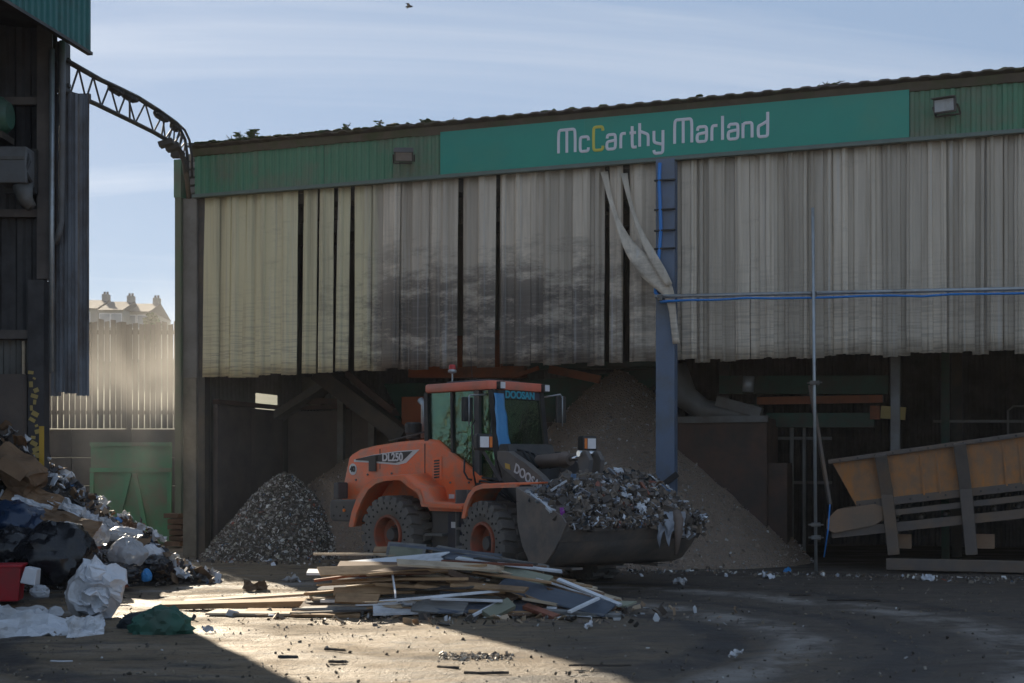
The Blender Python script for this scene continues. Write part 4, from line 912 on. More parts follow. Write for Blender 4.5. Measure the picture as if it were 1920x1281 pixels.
a, z = tr(662, 880, hy); mb = MB(); mb.tube([(a, -hy - .001, z), (a, -hy - .008, z)], .105, 24); sk = mb.build('speed_sticker', 'decal_white', ld); text('40', .14, 'speed_number', 'loader_black', sk, Matrix.Translation((a, -hy - .011, z)) @ RX, bold=.008)
# air pre-cleaner and exhaust on the hood
a, z = tr(775, 808, .25); mb = MB(); mb.lathe([(.001, z + .15), (.12, z + .15), (.15, z + .12), (.15, z - .04), (.13, z - .06), (.13, z - .14), (.07, z - .16), (.07, z - .34)], 24, 'z', (a, -.25, 0)); mb.build('air_precleaner', 'loader_black', ld, autosm=40)
mb = MB(); mb.lathe([(.13, z - .26), (.13, z - .34)], 20, 'z', (a, -.25, 0)); mb.build('cleaner_base', 'loader_orange', ld)
a, z = tr(795, 770, -.3); mb = MB(); mb.tube([(a, .3, z - .5), (a, .3, z + .1), (a - .1, .3, z + .2)], .06, 12); mb.build('exhaust', 'galv', ld, smooth=True)
# --- rear mudguards
for side in (1, -1):
    ou = 1.2
    arc = [(655, 988), (661, 960), (670, 935), (684, 912), (700, 900), (720, 894), (757, 892), (768, 903), (782, 915), (789, 918), (796, 944), (868, 949)]
    inn = [(868, 955), (792, 950), (784, 924), (766, 913), (752, 900), (722, 902), (706, 907), (692, 918), (680, 938), (670, 962), (664, 988)]
    q = [tr(x, y, ou) for x, y in arc]; q2 = [tr(x, y, ou) for x, y in inn]
    mb = MB(); n = len(q)
    vs = [(x_, -side * ou, z_) for x_, z_ in q] + [(x_, -side * (hy - .02), z_ + .03) for x_, z_ in q]
    mb.add(vs, [(i, i + 1, n + i + 1, n + i) for i in range(n - 1)]); mb.build('mudguard', 'loader_orange', ld, solid=.03, bevel=.0, autosm=35)
    mb = MB(); mb.prism(q + q2, -side * (ou - .03), -side * (ou + .02)); mb.build('mudguard_lip', 'loader_orange', ld)
    # front stay and skirt below the platform
    q3 = [tr(x, y, ou - .1) for x, y in ((800, 947), (868, 951), (868, 960), (806, 958))]; mb = MB(); mb.prism(q3, -side * (ou - .1), -side * hy); mb.build('platform', 'loader_orange', ld)
    # tank and steps
    q4 = [tr(x, y, ou - .2) for x, y in ((806, 962), (872, 962), (868, 1060), (806, 1060))]
    mb = MB(); x0, x1 = min(p[0] for p in q4), max(p[0] for p in q4); mid = x0 + (x1 - x0) * .5
    MB().bx(mid, x1, -side * .5, -side * 1.0, .22, 1.1).build('fuel_tank', 'tank_navy', ld, bevel=.03)
    MB().bx(x0, mid - .02, -side * .5, -side * .95, .3, 1.1).build('battery_box', 'loader_grey', ld, bevel=.02)
    for z in (.34, .68): MB().bx(x0, mid, -side * .97, -side * 1.12, z, z + .04).build('step', 'steel_grey', ld)
    MB().bx(mid + .1, mid + .2, -side * 1.001, -side * 1.008, .82, .92).build('warning_plate', 'decal_white', ld); MB().bx(mid + .3, mid + .38, -side * 1.001, -side * 1.008, .6, .68).build('warning_plate', 'decal_white', ld)
# --- cab
cy = .60
cx0, _ = tr(802, 740, cy); cx1, zr1 = tr(922, 738, cy); zr0 = 3.10
cxb = cx1 + .18         # windscreen foot further forward
# roof: traced height, rounded corners
mb = MB(); rx0, rx1 = cx0 - .06, cx1 + .08; ry = .68
pl = [(rx0, -ry + .1), (rx0 + .08, -ry), (rx1 - .1, -ry), (rx1, -ry + .1), (rx1, ry - .1), (rx1 - .1, ry), (rx0 + .08, ry), (rx0, ry - .1)]
mb.prism(pl, zr0, zr0 + .15, 'z'); mb.build('cab_roof', 'loader_roof', ld, bevel=.045, autosm=40)
MB().bx(rx0 + .3, rx1 - .35, -.4, .4, zr0 + .14, zr0 + .2).build('roof_hatch', 'loader_grey', ld, bevel=.03)
zb_f = 1.62
def pillar(nm, a, b, wd, dp, mt='loader_black'): return MB().bar(a, b, wd, dp, up=(1, 0, 0)).build(nm, mt, ld)
for s_ in (1, -1):
    y_ = -s_ * cy
    pillar('pillar', (cx0, y_, 2.15), (cx0 - .02, y_, zr0), .07, .09); pillar('pillar', (cx0 + .62, y_, 1.9), (cx0 + .60, y_, zr0), .05, .05)
    pillar('pillar', (cx1 - .30, y_, 1.45), (cx1 - .32, y_, zr0), .08, .12, 'loader_grey')
    # side glass follows the hood line
    mb = MB(); pts = [(cx0, 2.28), (cx0 + .15, 2.2), (cx0 + .62, 1.88), (cx1 - .32, 1.6), (cx1 - .32, zr0), (cx0, zr0)]
    mb.prism(pts, y_ + s_ * .012, y_ + s_ * .02); mb.build('side_window', 'glass', ld)
    mb = MB(); mb.prism([(cx1 - .3, 1.55), (cxb, 1.55), (cx1, zr0), (cx1 - .3, zr0)], y_ + s_ * .012, y_ + s_ * .02); mb.build('quarter_window', 'glass', ld)
    p_ = pillar('front_pillar', (cxb + .02, -s_ * (cy - .02), 1.5), (cx1 + .0, -s_ * (cy - .02), zr0), .10, .10)
# blue film flapping on the near front pillar
mb = MB(); 
def film(u, v):
    z = 2.02 + (zr0 - .06 - 2.02) * v; fx = cxb + (cx1 - cxb) * ((z - 1.5) / (zr0 - 1.5)) + .075; return (fx + .012 * nz(u * 3, v * 6), -cy - .035 + u * (.30 - .07 * v) + .03 * nz(v * 4, u), z)
mb.grid(film, 6, 20); mb.build('blue_film', 'film_blue', ld, smooth=True, solid=.006, fixn=False)
# windscreen with header
mb = MB(); mb.add([(cxb + .03, -cy + .05, 1.55), (cxb + .03, cy - .05, 1.55), (cx1 + .01, cy - .05, zr0), (cx1 + .01, -cy + .05, zr0)], [(0, 1, 2, 3)]); mb.build('windscreen', 'glass', ld, solid=.008)
mb = MB(); mb.add([(cx1 + .062, -cy + .08, zr0 - .14), (cx1 + .062, cy - .08, zr0 - .14), (cx1 + .045, cy - .08, zr0 - .01), (cx1 + .045, -cy + .08, zr0 - .01)], [(0, 1, 2, 3)]); mb.build('windscreen_header', 'tank_navy', ld, solid=.006)
text('DOOSAN', .17, 'header_lettering', 'decal_cyan', ld, Matrix.Translation((cx1 + .062, .02, zr0 - .075)) @ Matrix.Rotation(R(90), 4, 'Z') @ RX, bold=.006)
mb = MB(); mb.add([(cx0, -cy + .05, 2.2), (cx0, cy - .05, 2.2), (cx0, cy - .05, zr0), (cx0, -cy + .05, zr0)], [(0, 1, 2, 3)]); mb.build('rear_window', 'glass', ld, solid=.008)
MB().bx(cx0 + .02, cxb, -cy + .02, cy - .02, 1.3, 1.6).build('cab_floor', 'loader_black', ld)
MB().prism([(cx1 - .32, 1.25), (cxb + .05, 1.25), (cxb + .06, 1.55), (cx1 - .32, 1.55)], -cy - .02, cy + .02).build('cab_base', 'loader_grey', ld, bevel=.02)
# seat, wheel
MB().bx(cx0 + .45, cx0 + .95, -.25, .25, 1.62, 1.95).build('seat', 'seat_black', ld, bevel=.05); MB().prism([(cx0 + .38, 1.9), (cx0 + .52, 1.9), (cx0 + .42, 2.62), (cx0 + .30, 2.62)], -.25, .25).build('seat_back', 'seat_black', ld, bevel=.05)
mb = MB(); mb.tube([(cx1 + .02, 0, 1.6), (cx1 - .25, 0, 2.18)], .04, 8); cc = Vector((cx1 - .25, 0, 2.2)); ax = Vector((-.42, 0, .9)).normalized(); e1 = Vector((0, 1, 0)); e2 = ax.cross(e1)
mb.tube([cc + (e1 * math.cos(t_) + e2 * math.sin(t_)) * .2 for t_ in [k * math.pi / 10 for k in range(21)]], .016, 6); mb.build('steering_column', 'loader_black', ld, smooth=True)
# mirrors, lamps, beacon
def mirror(a, y_, z, w_, h_, arm):
    mb = MB(); mb.box((a, y_, z), (.05, w_, h_)); m_ = mb.build('mirror', 'loader_black', ld, bevel=.02); MB().box((a - .03, y_, z), (.006, w_ - .05, h_ - .05)).build('mirror_glass', 'galv', m_)
    mb = MB(); mb.tube([arm, (a + .02, arm[1] + (y_ - arm[1]) * .9, z + h_ / 2 + .03), (a + .03, y_, z + h_ / 2 - .02)], .014, 6); mb.tube([(a + .04, y_, z + h_ / 2), (a + .04, y_, z - h_ / 2 - .06)], .012, 6); mb.build('mirror_arm', 'galv', m_, smooth=True)
a, z = trc(1024, 770, -.98); mirror(cx1 + .2, .90, z, .24, .46, (cx1 + .02, .6, z + .2))
a, z = trc(868, 768, .9); mirror(a + .1, -.9, z, .24, .4, (cx1 - .1, -.62, z + .25))
for yr in (.5, -.6):
    MB().box((rx1 + .03, -yr, zr0 + .07), (.09, .13, .13)).build('work_light', 'loader_black', ld, bevel=.015); MB().box((rx1 + .08, -yr, zr0 + .07), (.012, .105, .105)).build('work_light_lens', 'lens_white', ld)
a, z = tr(848, 690, .2); bp_ = MB(); bp_.tube([(a, -.2, zr0 + .1), (a, -.2, z - .06)], .014, 8); bc = bp_.build('beacon_stalk', 'galv', ld); mb = MB(); mb.lathe([(.001, z + .06), (.05, z + .055), (.06, z + .02), (.06, z - .03)], 16, 'z', (a, -.2, 0)); mb.build('beacon_lens', 'lens_red', bc, smooth=True); mb = MB(); mb.lathe([(.06, z - .03), (.075, z - .04), (.075, z - .08), (.02, z - .1)], 16, 'z', (a, -.2, 0)); mb.build('beacon_base', 'galv', bc, smooth=True)
mb = MB(); mb.tube([(cx0 + .3, .2, zr0 + .1), (cx0 + .25, .2, zr0 + .75)], .006, 5); mb.build('aerial', 'loader_black', ld)
# grab rail in front of the door, hose on the body side
mb = MB(); mb.tube([(cx1 - .28, -cy - .08, 1.5), (cx1 - .3, -cy - .12, 1.7), (cx1 - .34, -cy - .12, 2.5), (cx1 - .34, -cy - .05, 2.6)], .015, 6); mb.build('grab_rail', 'loader_black', ld, smooth=True)
q = [(*tr(x, y, hy + .04),) for x, y in ((872, 862), (871, 885), (878, 898), (885, 900))]; mb = MB(); mb.tube([(a, -hy - .05, z) for a, z in q], .016, 6); mb.build('door_handle', 'loader_black', ld, smooth=True)
# --- front frame (turned)
def fb(nm, mt, mbx, **k): return mbx.build(nm, mt, ld, M=FMs, **k)
fb('front_chassis', 'loader_black', MB().bx(-.1, 2.1, -.42, .42, .5, 1.25), bevel=.03)
fb('arm_tower', 'loader_black', MB().prism([(.25, 1.1), (1.6, 1.1), (1.35, 1.6), (1.05, 2.25), (.8, 2.25), (.55, 1.7)], -.45, .45), bevel=.03)
fb('front_axle', 'loader_black', MB().bx(1.3, 1.6, -.8, .8, .5, .85), bevel=.04)
fb('hinge_post', 'loader_black', MB().bx(-.2, .12, -.3, .3, .5, 1.5))
for s_ in (1, -1):
    ou = 1.2; arc = [(867, 972), (872, 945), (880, 926), (890, 914), (905, 909), (972, 908)]
    q = [tf(x, y, ou) for x, y in arc]; mb = MB(); n = len(q); vs = [(a, -s_ * ou, z) for a, z in q] + [(a, -s_ * .66, z + .02) for a, z in q]
    mb.add(vs, [(i, i + 1, n + i + 1, n + i) for i in range(n - 1)]); fb('front_mudguard', 'loader_orange', mb, solid=.03, autosm=30)
    inn = [(970, 914), (906, 916), (893, 921), (885, 932), (878, 950), (873, 972)]
    mb = MB(); mb.prism(q + [tf(x, y, ou) for x, y in inn], -s_ * (ou - .03), -s_ * (ou + .02)); fb('front_mudguard_lip', 'loader_orange', mb)
    # headlamp on a stalk
    if s_ > 0: a, z = tf(906, 829, 1.02)
    yy = -s_ * 1.02
    fb('headlamp_stalk', 'loader_black', MB().bar((a - .05, yy, z - .1), (a + .1, -s_ * .75, 1.65), .07, .05))
    fb('headlamp', 'loader_black', MB().box((a, yy, z), (.16, .30, .26)), bevel=.04); fb('headlamp_lens', 'lens_white', MB().box((a + .085, yy + s_ * -.03, z), (.012, .16, .17))); fb('indicator', 'lens_orange', MB().box((a + .085, yy + s_ * .09, z), (.012, .05, .17)))
# lift arms: traced band on the near side
ay = .52
arm = [(938, 846), (958, 846), (990, 868), (1018, 892), (1060, 940), (1050, 965), (1010, 925), (980, 905), (950, 880), (938, 862)]
for s_ in (1, -1):
    q = [tf(x, y, ay) for x, y in arm]; mb = MB(); mb.prism(q, -s_ * (ay - .06), -s_ * (ay + .06)); fb('lift_arm', 'arm_grey', mb, bevel=.012)
    if s_ > 0:
        a0_, z0_ = tf(964, 872, ay); a1_, z1_ = tf(1010, 907, ay); sl = math.atan2(z1_ - z0_, a1_ - a0_)
        mb = MB(); q_ = [tf(x, y, ay) for x, y in ((953, 868), (962, 871), (963, 881), (954, 878))]; mb.prism(q_, -(ay + .061), -(ay + .067)); fb('arm_emblem', 'decal_yellow', mb)
        tx = text('DOOSAN', .21, 'arm_lettering', 'decal_white', ld, FMs @ Matrix.Translation((a0_ + (a1_ - a0_) * .75, -(ay + .064), z0_ + (z1_ - z0_) * .75)) @ Matrix.Rotation(-sl, 4, 'Y') @ RX, bold=.004)
    # lift ram under the arm
    mb = MB(); mb.tube([(.7, -s_ * .62, 1.0), (1.9, -s_ * .62, 1.3)], .075, 12); fb('lift_ram', 'cyl_brown', mb, smooth=True)
# tilt ram, bell crank, link
p0 = tf(1012, 866, 0); p1 = tf(1060, 862, 0); p2 = tf(1097, 857, 0)
mb = MB(); mb.tube([(p0[0], 0, p0[1]), (p1[0], 0, p1[1])], .115, 16); mb.tube([(p1[0] - .02, 0, p1[1]), (p1[0] + .14, 0, p1[1] + .0)], [.135, .09], 16); fb('tilt_ram', 'cyl_brown', mb, autosm=40)
mb = MB(); mb.tube([(p1[0], 0, p1[1]), (p2[0], 0, p2[1])], .042, 12); fb('ram_rod', 'chrome', mb, smooth=True)
for s_ in (.11, -.11):
    q = [tf(x, y, 0) for x, y in ((1096, 845), (1112, 845), (1120, 862), (1116, 900), (1104, 900), (1098, 870))]; mb = MB(); mb.prism(q, s_ - .04, s_ + .04); fb('bell_crank', 'arm_grey', mb, bevel=.015)
mb = MB(); mb.tube([(p2[0] + .1, -.2, p2[1] + .05), (p2[0] + .1, .2, p2[1] + .05)], .05, 12); fb('crank_pin', 'chrome', mb)
for i in range(5):
    y_ = -.35 + i * .16; mb = MB(); b_ = tf(975 + i * 4, 868, 0); c_ = tf(1004, 850 + i * 3, 0); e_ = tf(1018, 872, 0)
    mb.tube([(b_[0], y_, b_[1] - .1), (c_[0] - .25, y_ * .9, c_[1] + .08), (c_[0], y_ * .7, c_[1] + .04), (e_[0], y_ * .5, e_[1] - .05)], .022, 7); fb('hydraulic_hose', 'cable_black', mb, smooth=True)
# --- bucket
BY = 1.24
prof = [(972, 948), (974, 985), (983, 1025), (995, 1052), (1010, 1062), (1028, 1055), (1044, 1030), (1066, 984)]
q = [tf(x, y, BY) for x, y in prof]
bx0, bz0 = q[0]; lipx, lipz = q[-1]
topb = (bx0 - .02, bz0 + .28)
shell = [topb] + q
mb = MB(); n = len(shell); mb.add([(a, -BY, z) for a, z in shell] + [(a, BY, z) for a, z in shell], [(i, i + 1, n + i + 1, n + i) for i in range(n - 1)]); bk = fb('bucket', 'bucket', mb, solid=.035, autosm=30)
for s_ in (1, -1):
    pl = shell + [(lipx - .12, lipz + .12), (bx0 + .5, bz0 + .1)]; mb = MB(); mb.prism(pl, -s_ * (BY + .003), -s_ * (BY + .035)); mb.build('side_plate', 'bucket', bk, M=FMs, bevel=.006)
d_ = Vector((lipx - q[-2][0], 0, lipz - q[-2][1])).normalized()
mb = MB(); mb.bar((lipx - d_.x * .16, -BY - .04, lipz - d_.z * .16), (lipx - d_.x * .16, BY + .04, lipz - d_.z * .16), .05, .05); mb.v = []; mb.f = []
mb.prism([(lipx - d_.x * .3 + .03, lipz - d_.z * .3 - .02), (lipx + d_.x * .06, lipz + d_.z * .06), (lipx - d_.x * .3 + .0, lipz - d_.z * .3 + .02)], -BY - .05, BY + .05); mb.build('cutting_edge', 'bucket', bk, M=FMs)
mb = MB()
for k in (-.8, 0, .8): mb.bx(q[4][0] - .25, q[4][0] + .35, k - .1, k + .1, q[4][1] - .05, q[4][1] - .02)
mb.build('wear_plates', 'bucket', bk, M=FMs)

# smaller fittings
for i, (px, py) in enumerate(((668, 900), (690, 890), (735, 888), (845, 905), (880, 905), (803, 940), (830, 942), (860, 944))):
    a, z = tr(px, py, hy); mb = MB(); mb.tube([(a, -hy - .002, z), (a, -hy - .02, z)], .018, 6); mb.build('bolt', 'steel_grey', ld)
q = [tr(x, y, hy + .02) for x, y in ((720, 848), (745, 838), (790, 833))]; mb = MB(); mb.tube([(q[0][0], -hy + .1, q[0][1] + .07), (q[0][0], -hy + .1, q[0][1] + .2), (q[2][0], -hy + .1, q[2][1] + .22), (q[2][0], -hy + .1, q[2][1] + .07)], .016, 7); mb.build('hood_rail', 'loader_black', ld, smooth=True)
for i in range(8): MB().bx(poly[-1][0] - .012, poly[-1][0] + .01, -.5, .5, 1.25 + i * .07, 1.285 + i * .07).build('rear_grille_bar', 'loader_black', ld)
mb = MB(); mb.tube([(cx1 + .12, -.25, 1.75), (cx1 + .1, -.1, 2.2), (cx1 + .07, .05, 2.6)], .012, 6); mb.build('wiper', 'loader_black', ld)
mb = MB(); mb.tube([(cxb + .06, -cy, 1.6), (cxb + .1, -cy - .1, 1.75), (cx1 + .1, -cy - .14, 2.3), (cx1 + .02, -cy - .02, 2.6)], .014, 6); mb.build('front_grab_rail', 'loader_black', ld, smooth=True)
for z in (.55, .85, 1.15): fb('ladder_rung', 'steel_grey', MB().bx(.35, .7, -1.0, -.75, z, z + .035))
fb('ladder_side', 'steel_grey', MB().bx(.33, .36, -1.0, -.75, .5, 1.5)); fb('ladder_side', 'steel_grey', MB().bx(.69, .72, -1.0, -.75, .5, 1.5))
for i in range(4):
    y_ = -.52 + i * .05; mb = MB(); mb.tube([(.1, y_ - .05, 1.2 + i * .06), (.45, y_ - .18, 1.55 + i * .05), (.9, y_ - .08, 1.5 + i * .05), (1.3, y_, 1.3)], .02, 7); fb('hydraulic_hose', 'cable_black', mb, smooth=True)

# --- operator behind the glass
def skin_body(name, pts, edges, rad, mat, parent, M=None):
    me = bpy.data.meshes.new(name); me.from_pydata([tuple(M @ Vector(p)) if M is not None else p for p in pts], edges, []); o = bpy.data.objects.new(name, me); col.objects.link(o); o.parent = parent
    md = o.modifiers.new('skin', 'SKIN'); me.skin_vertices[0].data[0].use_root = True
    for v, r in zip(me.skin_vertices[0].data, rad): v.radius = (r, r * .8) if not isinstance(r, tuple) else r
    sb_ = o.modifiers.new('sub', 'SUBSURF'); sb_.levels = 1; sb_.render_levels = 1; me.materials.append(MAT[mat])
    return o
SC = .94
loc = Matrix.Translation((HX, HD, 0)) @ Matrix.Rotation(-TH, 4, 'Z') @ Vector((cx0 + .62, 0, 1.98))
pr_ = empty('person', loc, -TH); tag(pr_, 'person in bright green hi-vis jacket seated in the loader cab', 'person')
pts = [(0, 0, .05), (-.03, 0, .25), (-.04, 0, .45), (-.02, 0, .56), (0, -.19, .47), (.12, -.24, .25), (.38, -.16, .27), (0, .19, .47), (.12, .24, .25), (.38, .16, .27), (.2, -.11, .05), (.46, -.13, .05), (.55, -.13, -.33), (.2, .11, .05), (.46, .13, .05), (.55, .13, -.33), (0, 0, .66), (.03, 0, .76)]
ed = [(0, 1), (1, 2), (2, 3), (2, 4), (4, 5), (5, 6), (2, 7), (7, 8), (8, 9), (0, 10), (10, 11), (11, 12), (0, 13), (13, 14), (14, 15), (3, 16), (16, 17)]
rad = [.16, .16, .17, .07, .075, .05, .035, .075, .05, .035, .09, .07, .05, .09, .07, .05, .10, .085]
bd_ = skin_body('body', pts, ed, rad, 'hivis', pr_)
mb = MB(); mb.lathe([(.001, .87), (.06, .86), (.10, .81), (.115, .74), (.115, .70)], 16, 'z', (.005, 0, 0)); mb.build('hair', 'seat_black', pr_, smooth=True)
mb = MB(); mb.lathe([(.001, .78), (.06, .77), (.085, .72), (.09, .67), (.075, .61), (.05, .58)], 16, 'z', (.045, 0, 0)); mb.build('face', 'skin', pr_, smooth=True)

# ================================================================== LOOSE CHIPS
def chips(name, n, sampler, sizes, palette, mat='chips', seed=1, thin=.12, parent=None):
    """many small chips; sampler(rng) -> (point, normal)"""
    rg = np.random.RandomState(seed); V = []; F = []; C = []
    base = np.array([(-1, -1, -1), (1, -1, -1), (1, 1, -1), (-1, 1, -1), (-1, -1, 1), (1, -1, 1), (1, 1, 1), (-1, 1, 1)], float)
    fc = np.array([(0, 3, 2, 1), (4, 5, 6, 7), (0, 1, 5, 4), (1, 2, 6, 5), (2, 3, 7, 6), (3, 0, 4, 7)])
    pw = np.array([p[1] for p in palette], float); pw /= pw.sum(); pc = np.array([p[0] for p in palette])
    for i in range(n):
        p, nr = sampler(rg)
        l = sizes[0] + (sizes[1] - sizes[0]) * rg.rand() ** 2.5; asp = .25 + .75 * rg.rand()
        b = base * np.array([l, l * asp, max(.004, l * thin)]) / 2; b[:, :2] *= rg.uniform(.65, 1.2, (8, 2)); b[4:, 2] += rg.uniform(-.1, .1, 4) * l
        q = rg.normal(size=4); q[1:3] *= .75; q /= np.linalg.norm(q); w_, x, y, z = q
        m = np.array([[1 - 2 * (y * y + z * z), 2 * (x * y - z * w_), 2 * (x * z + y * w_)], [2 * (x * y + z * w_), 1 - 2 * (x * x + z * z), 2 * (y * z - x * w_)], [2 * (x * z - y * w_), 2 * (y * z + x * w_), 1 - 2 * (x * x + y * y)]])
        V.append(b @ m.T + np.array(p)); F.append(fc + 8 * i); c = np.clip(pc[rg.choice(len(pc), p=pw)] * rg.uniform(.65, 1.2), 0, 1); C.append(np.tile(np.append(c, 1), 24))
    V = np.concatenate(V); F = np.concatenate(F); C = np.concatenate(C)
    me = bpy.data.meshes.new(name); me.from_pydata(V.tolist(), [], F.tolist()); at = me.color_attributes.new('tint', 'FLOAT_COLOR', 'CORNER'); at.data.foreach_set('color', C.astype(np.float32))
    me.materials.append(MAT[mat]); o = bpy.data.objects.new(name, me); col.objects.link(o); o.parent = parent
    return tag(o, kind='stuff')
WHITES = [((.72, .71, .68), 3.5), ((.5, .47, .42), 3), ((.3, .26, .21), 4), ((.14, .12, .10), 5), ((.16, .13, .10), 4), ((.15, .25, .35), .5), ((.35, .12, .08), .3), ((.5, .48, .38), 1)]
EARTH = [((.30, .23, .175), 6), ((.36, .29, .23), 4), ((.2, .155, .125), 4), ((.45, .41, .37), 2), ((.6, .58, .56), .7), ((.28, .19, .13), 1)]
MIXED = [((.6, .62, .66), 2.2), ((.34, .36, .40), 2.6), ((.13, .11, .095), 9), ((.07, .06, .052), 8), ((.19, .14, .10), 5), ((.26, .09, .06), .35), ((.13, .22, .36), .5), ((.35, .26, .16), .6)]
# ================================================================== HEAPS
def mound(name, cx, cy, hf, rx, ry, mat, lab, cat, seed, res=70, amp=.06, lump=.35):
    mb = MB()
    def H(x, y): return hf(x, y)
    def fn(u, v):
        a = u * 2 * math.pi; r = v; x = cx + math.cos(a) * rx * r; y = cy + math.sin(a) * ry * r
        h = hf(x, y); return (x, y, h + (amp * fbm(x, y, seed, 2.2, 5) * min(1, h * 3) if h > 0 else 0) - .02)
    mb.grid(fn, res * 2, res)
    o = mb.build(name, mat, smooth=True, fixn=False); tag(o, lab, cat, kind='stuff'); return o
def cone(cx, cy, h, r, rnd=.25, seed=0, ax=1., ay=1.):
    def f(x, y):
        dx, dy = (x - cx) / ax, (y - cy) / ay; d = math.hypot(dx, dy); a = math.atan2(dy, dx); rr_ = r * (1 + .12 * nz(math.cos(a) * 1.3, math.sin(a) * 1.3, seed))
        t_ = d / rr_; return max(-.03, h * (1 - math.sqrt(t_ * t_ + rnd * rnd)) / (1 - rnd) * (1 if t_ < .75 else 1) )
    return f
def surf(cx, cy, f, r, seed, amp=.06, front=True):
    def smp(rg):
        while True:
            a = rg.uniform(0, 2 * math.pi); d = r * math.sqrt(rg.rand()); x, y = cx + d * math.cos(a), cy + d * math.sin(a)
            if front and y > cy + .5: continue
            h = f(x, y)
            if h > 0.0: return (x, y, h + amp * fbm(x, y, seed, 2.2, 5) * min(1, h * 3) - .005), None
    return smp
c1 = P(533, 893, 28.0); f1 = cone(c1.x, 28.0, 1.72, 1.72, .16, 3, ax=1.05)
mound('shredded_waste_heap', c1.x, 28.0, f1, 2.2, 2.0, 'heap_dark', 'small dark heap of shredded waste flecked with white in left bay', 'heap', 3, amp=.05)
o = chips('waste_flakes', 8000, surf(c1.x, 28.0, f1, 1.9, 3, .05), (.015, .085), WHITES, seed=3); tag(o, 'white and grey flakes scattered over the small dark heap', 'waste')
c2 = P(1152, 705, 27.4); f2_ = cone(c2.x + .1, 27.4, 3.85, 4.0, .08, 6, ax=1.0, ay=.95)
def f2(x, y): return f2_(x, y)
mound('soil_heap', c2.x + .1, 27.4, f2, 4.7, 4.4, 'heap_brown', 'large brown heap of fine waste spilling out behind the blue column', 'heap', 6, res=100, amp=.07)
o = chips('soil_flecks', 5200, surf(c2.x, 27.4, f2, 4.2, 6, .07), (.015, .08), EARTH, seed=4); tag(o, 'small stones and pale flecks over the large brown heap', 'waste')
c3 = P(690, 860, 29.3); f3 = cone(c3.x, 29.3, 2.2, 2.6, .2, 9, ax=1.2)
mound('brown_waste_heap', c3.x, 29.3, f3, 3.4, 2.6, 'heap_brown', 'low brown heap against the push wall behind the loader tail', 'heap', 9, amp=.08)
o = chips('brown_flecks', 1800, surf(c3.x, 29.3, f3, 3.0, 9, .08), (.015, .08), EARTH, seed=5); tag(o, 'small flecks over the low brown heap behind the loader', 'waste')
# spill along the foot of the heaps and across the bay mouth
def spill(rg):
    s_ = rg.uniform(0, 17); d = -.6 - abs(rg.normal(0, .55)); p = A0 + FU * s_ + FI * d; return (p.x, p.y, .015), None
o = chips('spilled_scraps', 1500, spill, (.015, .10), WHITES + MIXED, seed=8); tag(o, 'scattered scraps along the mouth of the shed', 'waste')

# ================================================================== BUCKET LOAD
FW = Matrix.Translation((HX, HD, -SCF)) @ Matrix.Rotation(-PH, 4, 'Z')
lx0, lx1 = bx0 + .03, lipx + .02
def fl(x, y):      # load surface over the bucket, front-frame coordinates
    u = (x - lx0) / (lx1 - lx0); v = y / BY
    base = bz0 + .12 + (lipz - bz0 - .12) * max(0, min(1.1, u)); dome = .45 * max(0, 1 - (1.75 * (u - .47)) ** 2) * max(0, 1 - abs(v) ** 4)
    return base + dome + .09 * fbm(x, y, 4, 1.9, 4)
mb = MB(); mb.grid(lambda u, v: FW @ Vector((lx0 + (lx1 - lx0) * u, -BY + .02 + (2 * BY - .04) * v, fl(lx0 + (lx1 - lx0) * u, -BY + 2 * BY * v) - .03)), 50, 80)
o = mb.build('waste_load', 'heap_mix', smooth=True); tag(o, 'dark mixed waste heaped in the loader bucket', 'waste', kind='stuff')
def sload(rg):
    x = lx0 + (lx1 - lx0 + .05) * rg.rand(); y = rg.uniform(-BY, BY); p = FW @ Vector((x, y, fl(x, y) + rg.uniform(-.02, .04))); return tuple(p), None
o = chips('load_scraps', 4200, sload, (.02, .13), MIXED, seed=12, thin=.18); tag(o, 'small torn scraps covering the load in the bucket', 'waste')
o = chips('load_clods', 1100, sload, (.04, .17), [((.12, .095, .075), 5), ((.075, .06, .05), 5), ((.19, .15, .115), 2.5), ((.3, .3, .3), .5)], seed=14, thin=.6); tag(o, 'dark earthy clods among the bucket load', 'waste')
def sspill(rg):
    y = rg.uniform(-.9, 1.25); t_ = rg.rand() ** 1.6; k = .03 + .2 * max(0, math.sin(y * 2.3 - .9)) ; p = FW @ Vector((lipx + .05 + .04 * rg.rand() - .25 * t_ * k, y, lipz + .06 - t_ * (k + .06))); return tuple(p), None
o = chips('spilling_scraps', 900, sspill, (.03, .15), MIXED, seed=13, thin=.18); tag(o, 'scraps spilling over the front lip of bucket', 'waste')
rr = random.Random(21)
LOADP = [('tarp_grey', 'grey plastic strip sticking out of the bucket load', 'plastic strip'), ('paper', 'pale crumpled scrap lying on the bucket load', 'scrap'), ('wood_brown', 'broken brown stick lying on the bucket load', 'stick')]
def crumple(name, mat, c, sx, sy, amp, seed, rot=(0, 0, 0), n=9, curl=0., solid=.004, fq=3.0):
    mb = MB()
    def fn(u, v):
        x, y = (u - .5) * sx, (v - .5) * sy; h = amp * (mnoise.fractal(Vector((u * fq, v * fq, seed)), .7, 2.2, 4) + .5 * abs(nz(u * fq * 2, v * fq * 2, seed + 3))) + curl * (x * x)
        return (x + amp * .5 * nz(u * 4, v * 4, seed + 9), y + amp * .5 * nz(u * 4, v * 4, seed + 5), h)
    mb.grid(fn, n, n); return mb.build(name, mat, None, smooth=False, fixn=False, solid=solid, loc=c, rot=rot)
def third(y): return 'cab-side end' if y < -BY * .5 else 'near middle' if y < 0 else 'far middle' if y < BY * .5 else 'column-side end'
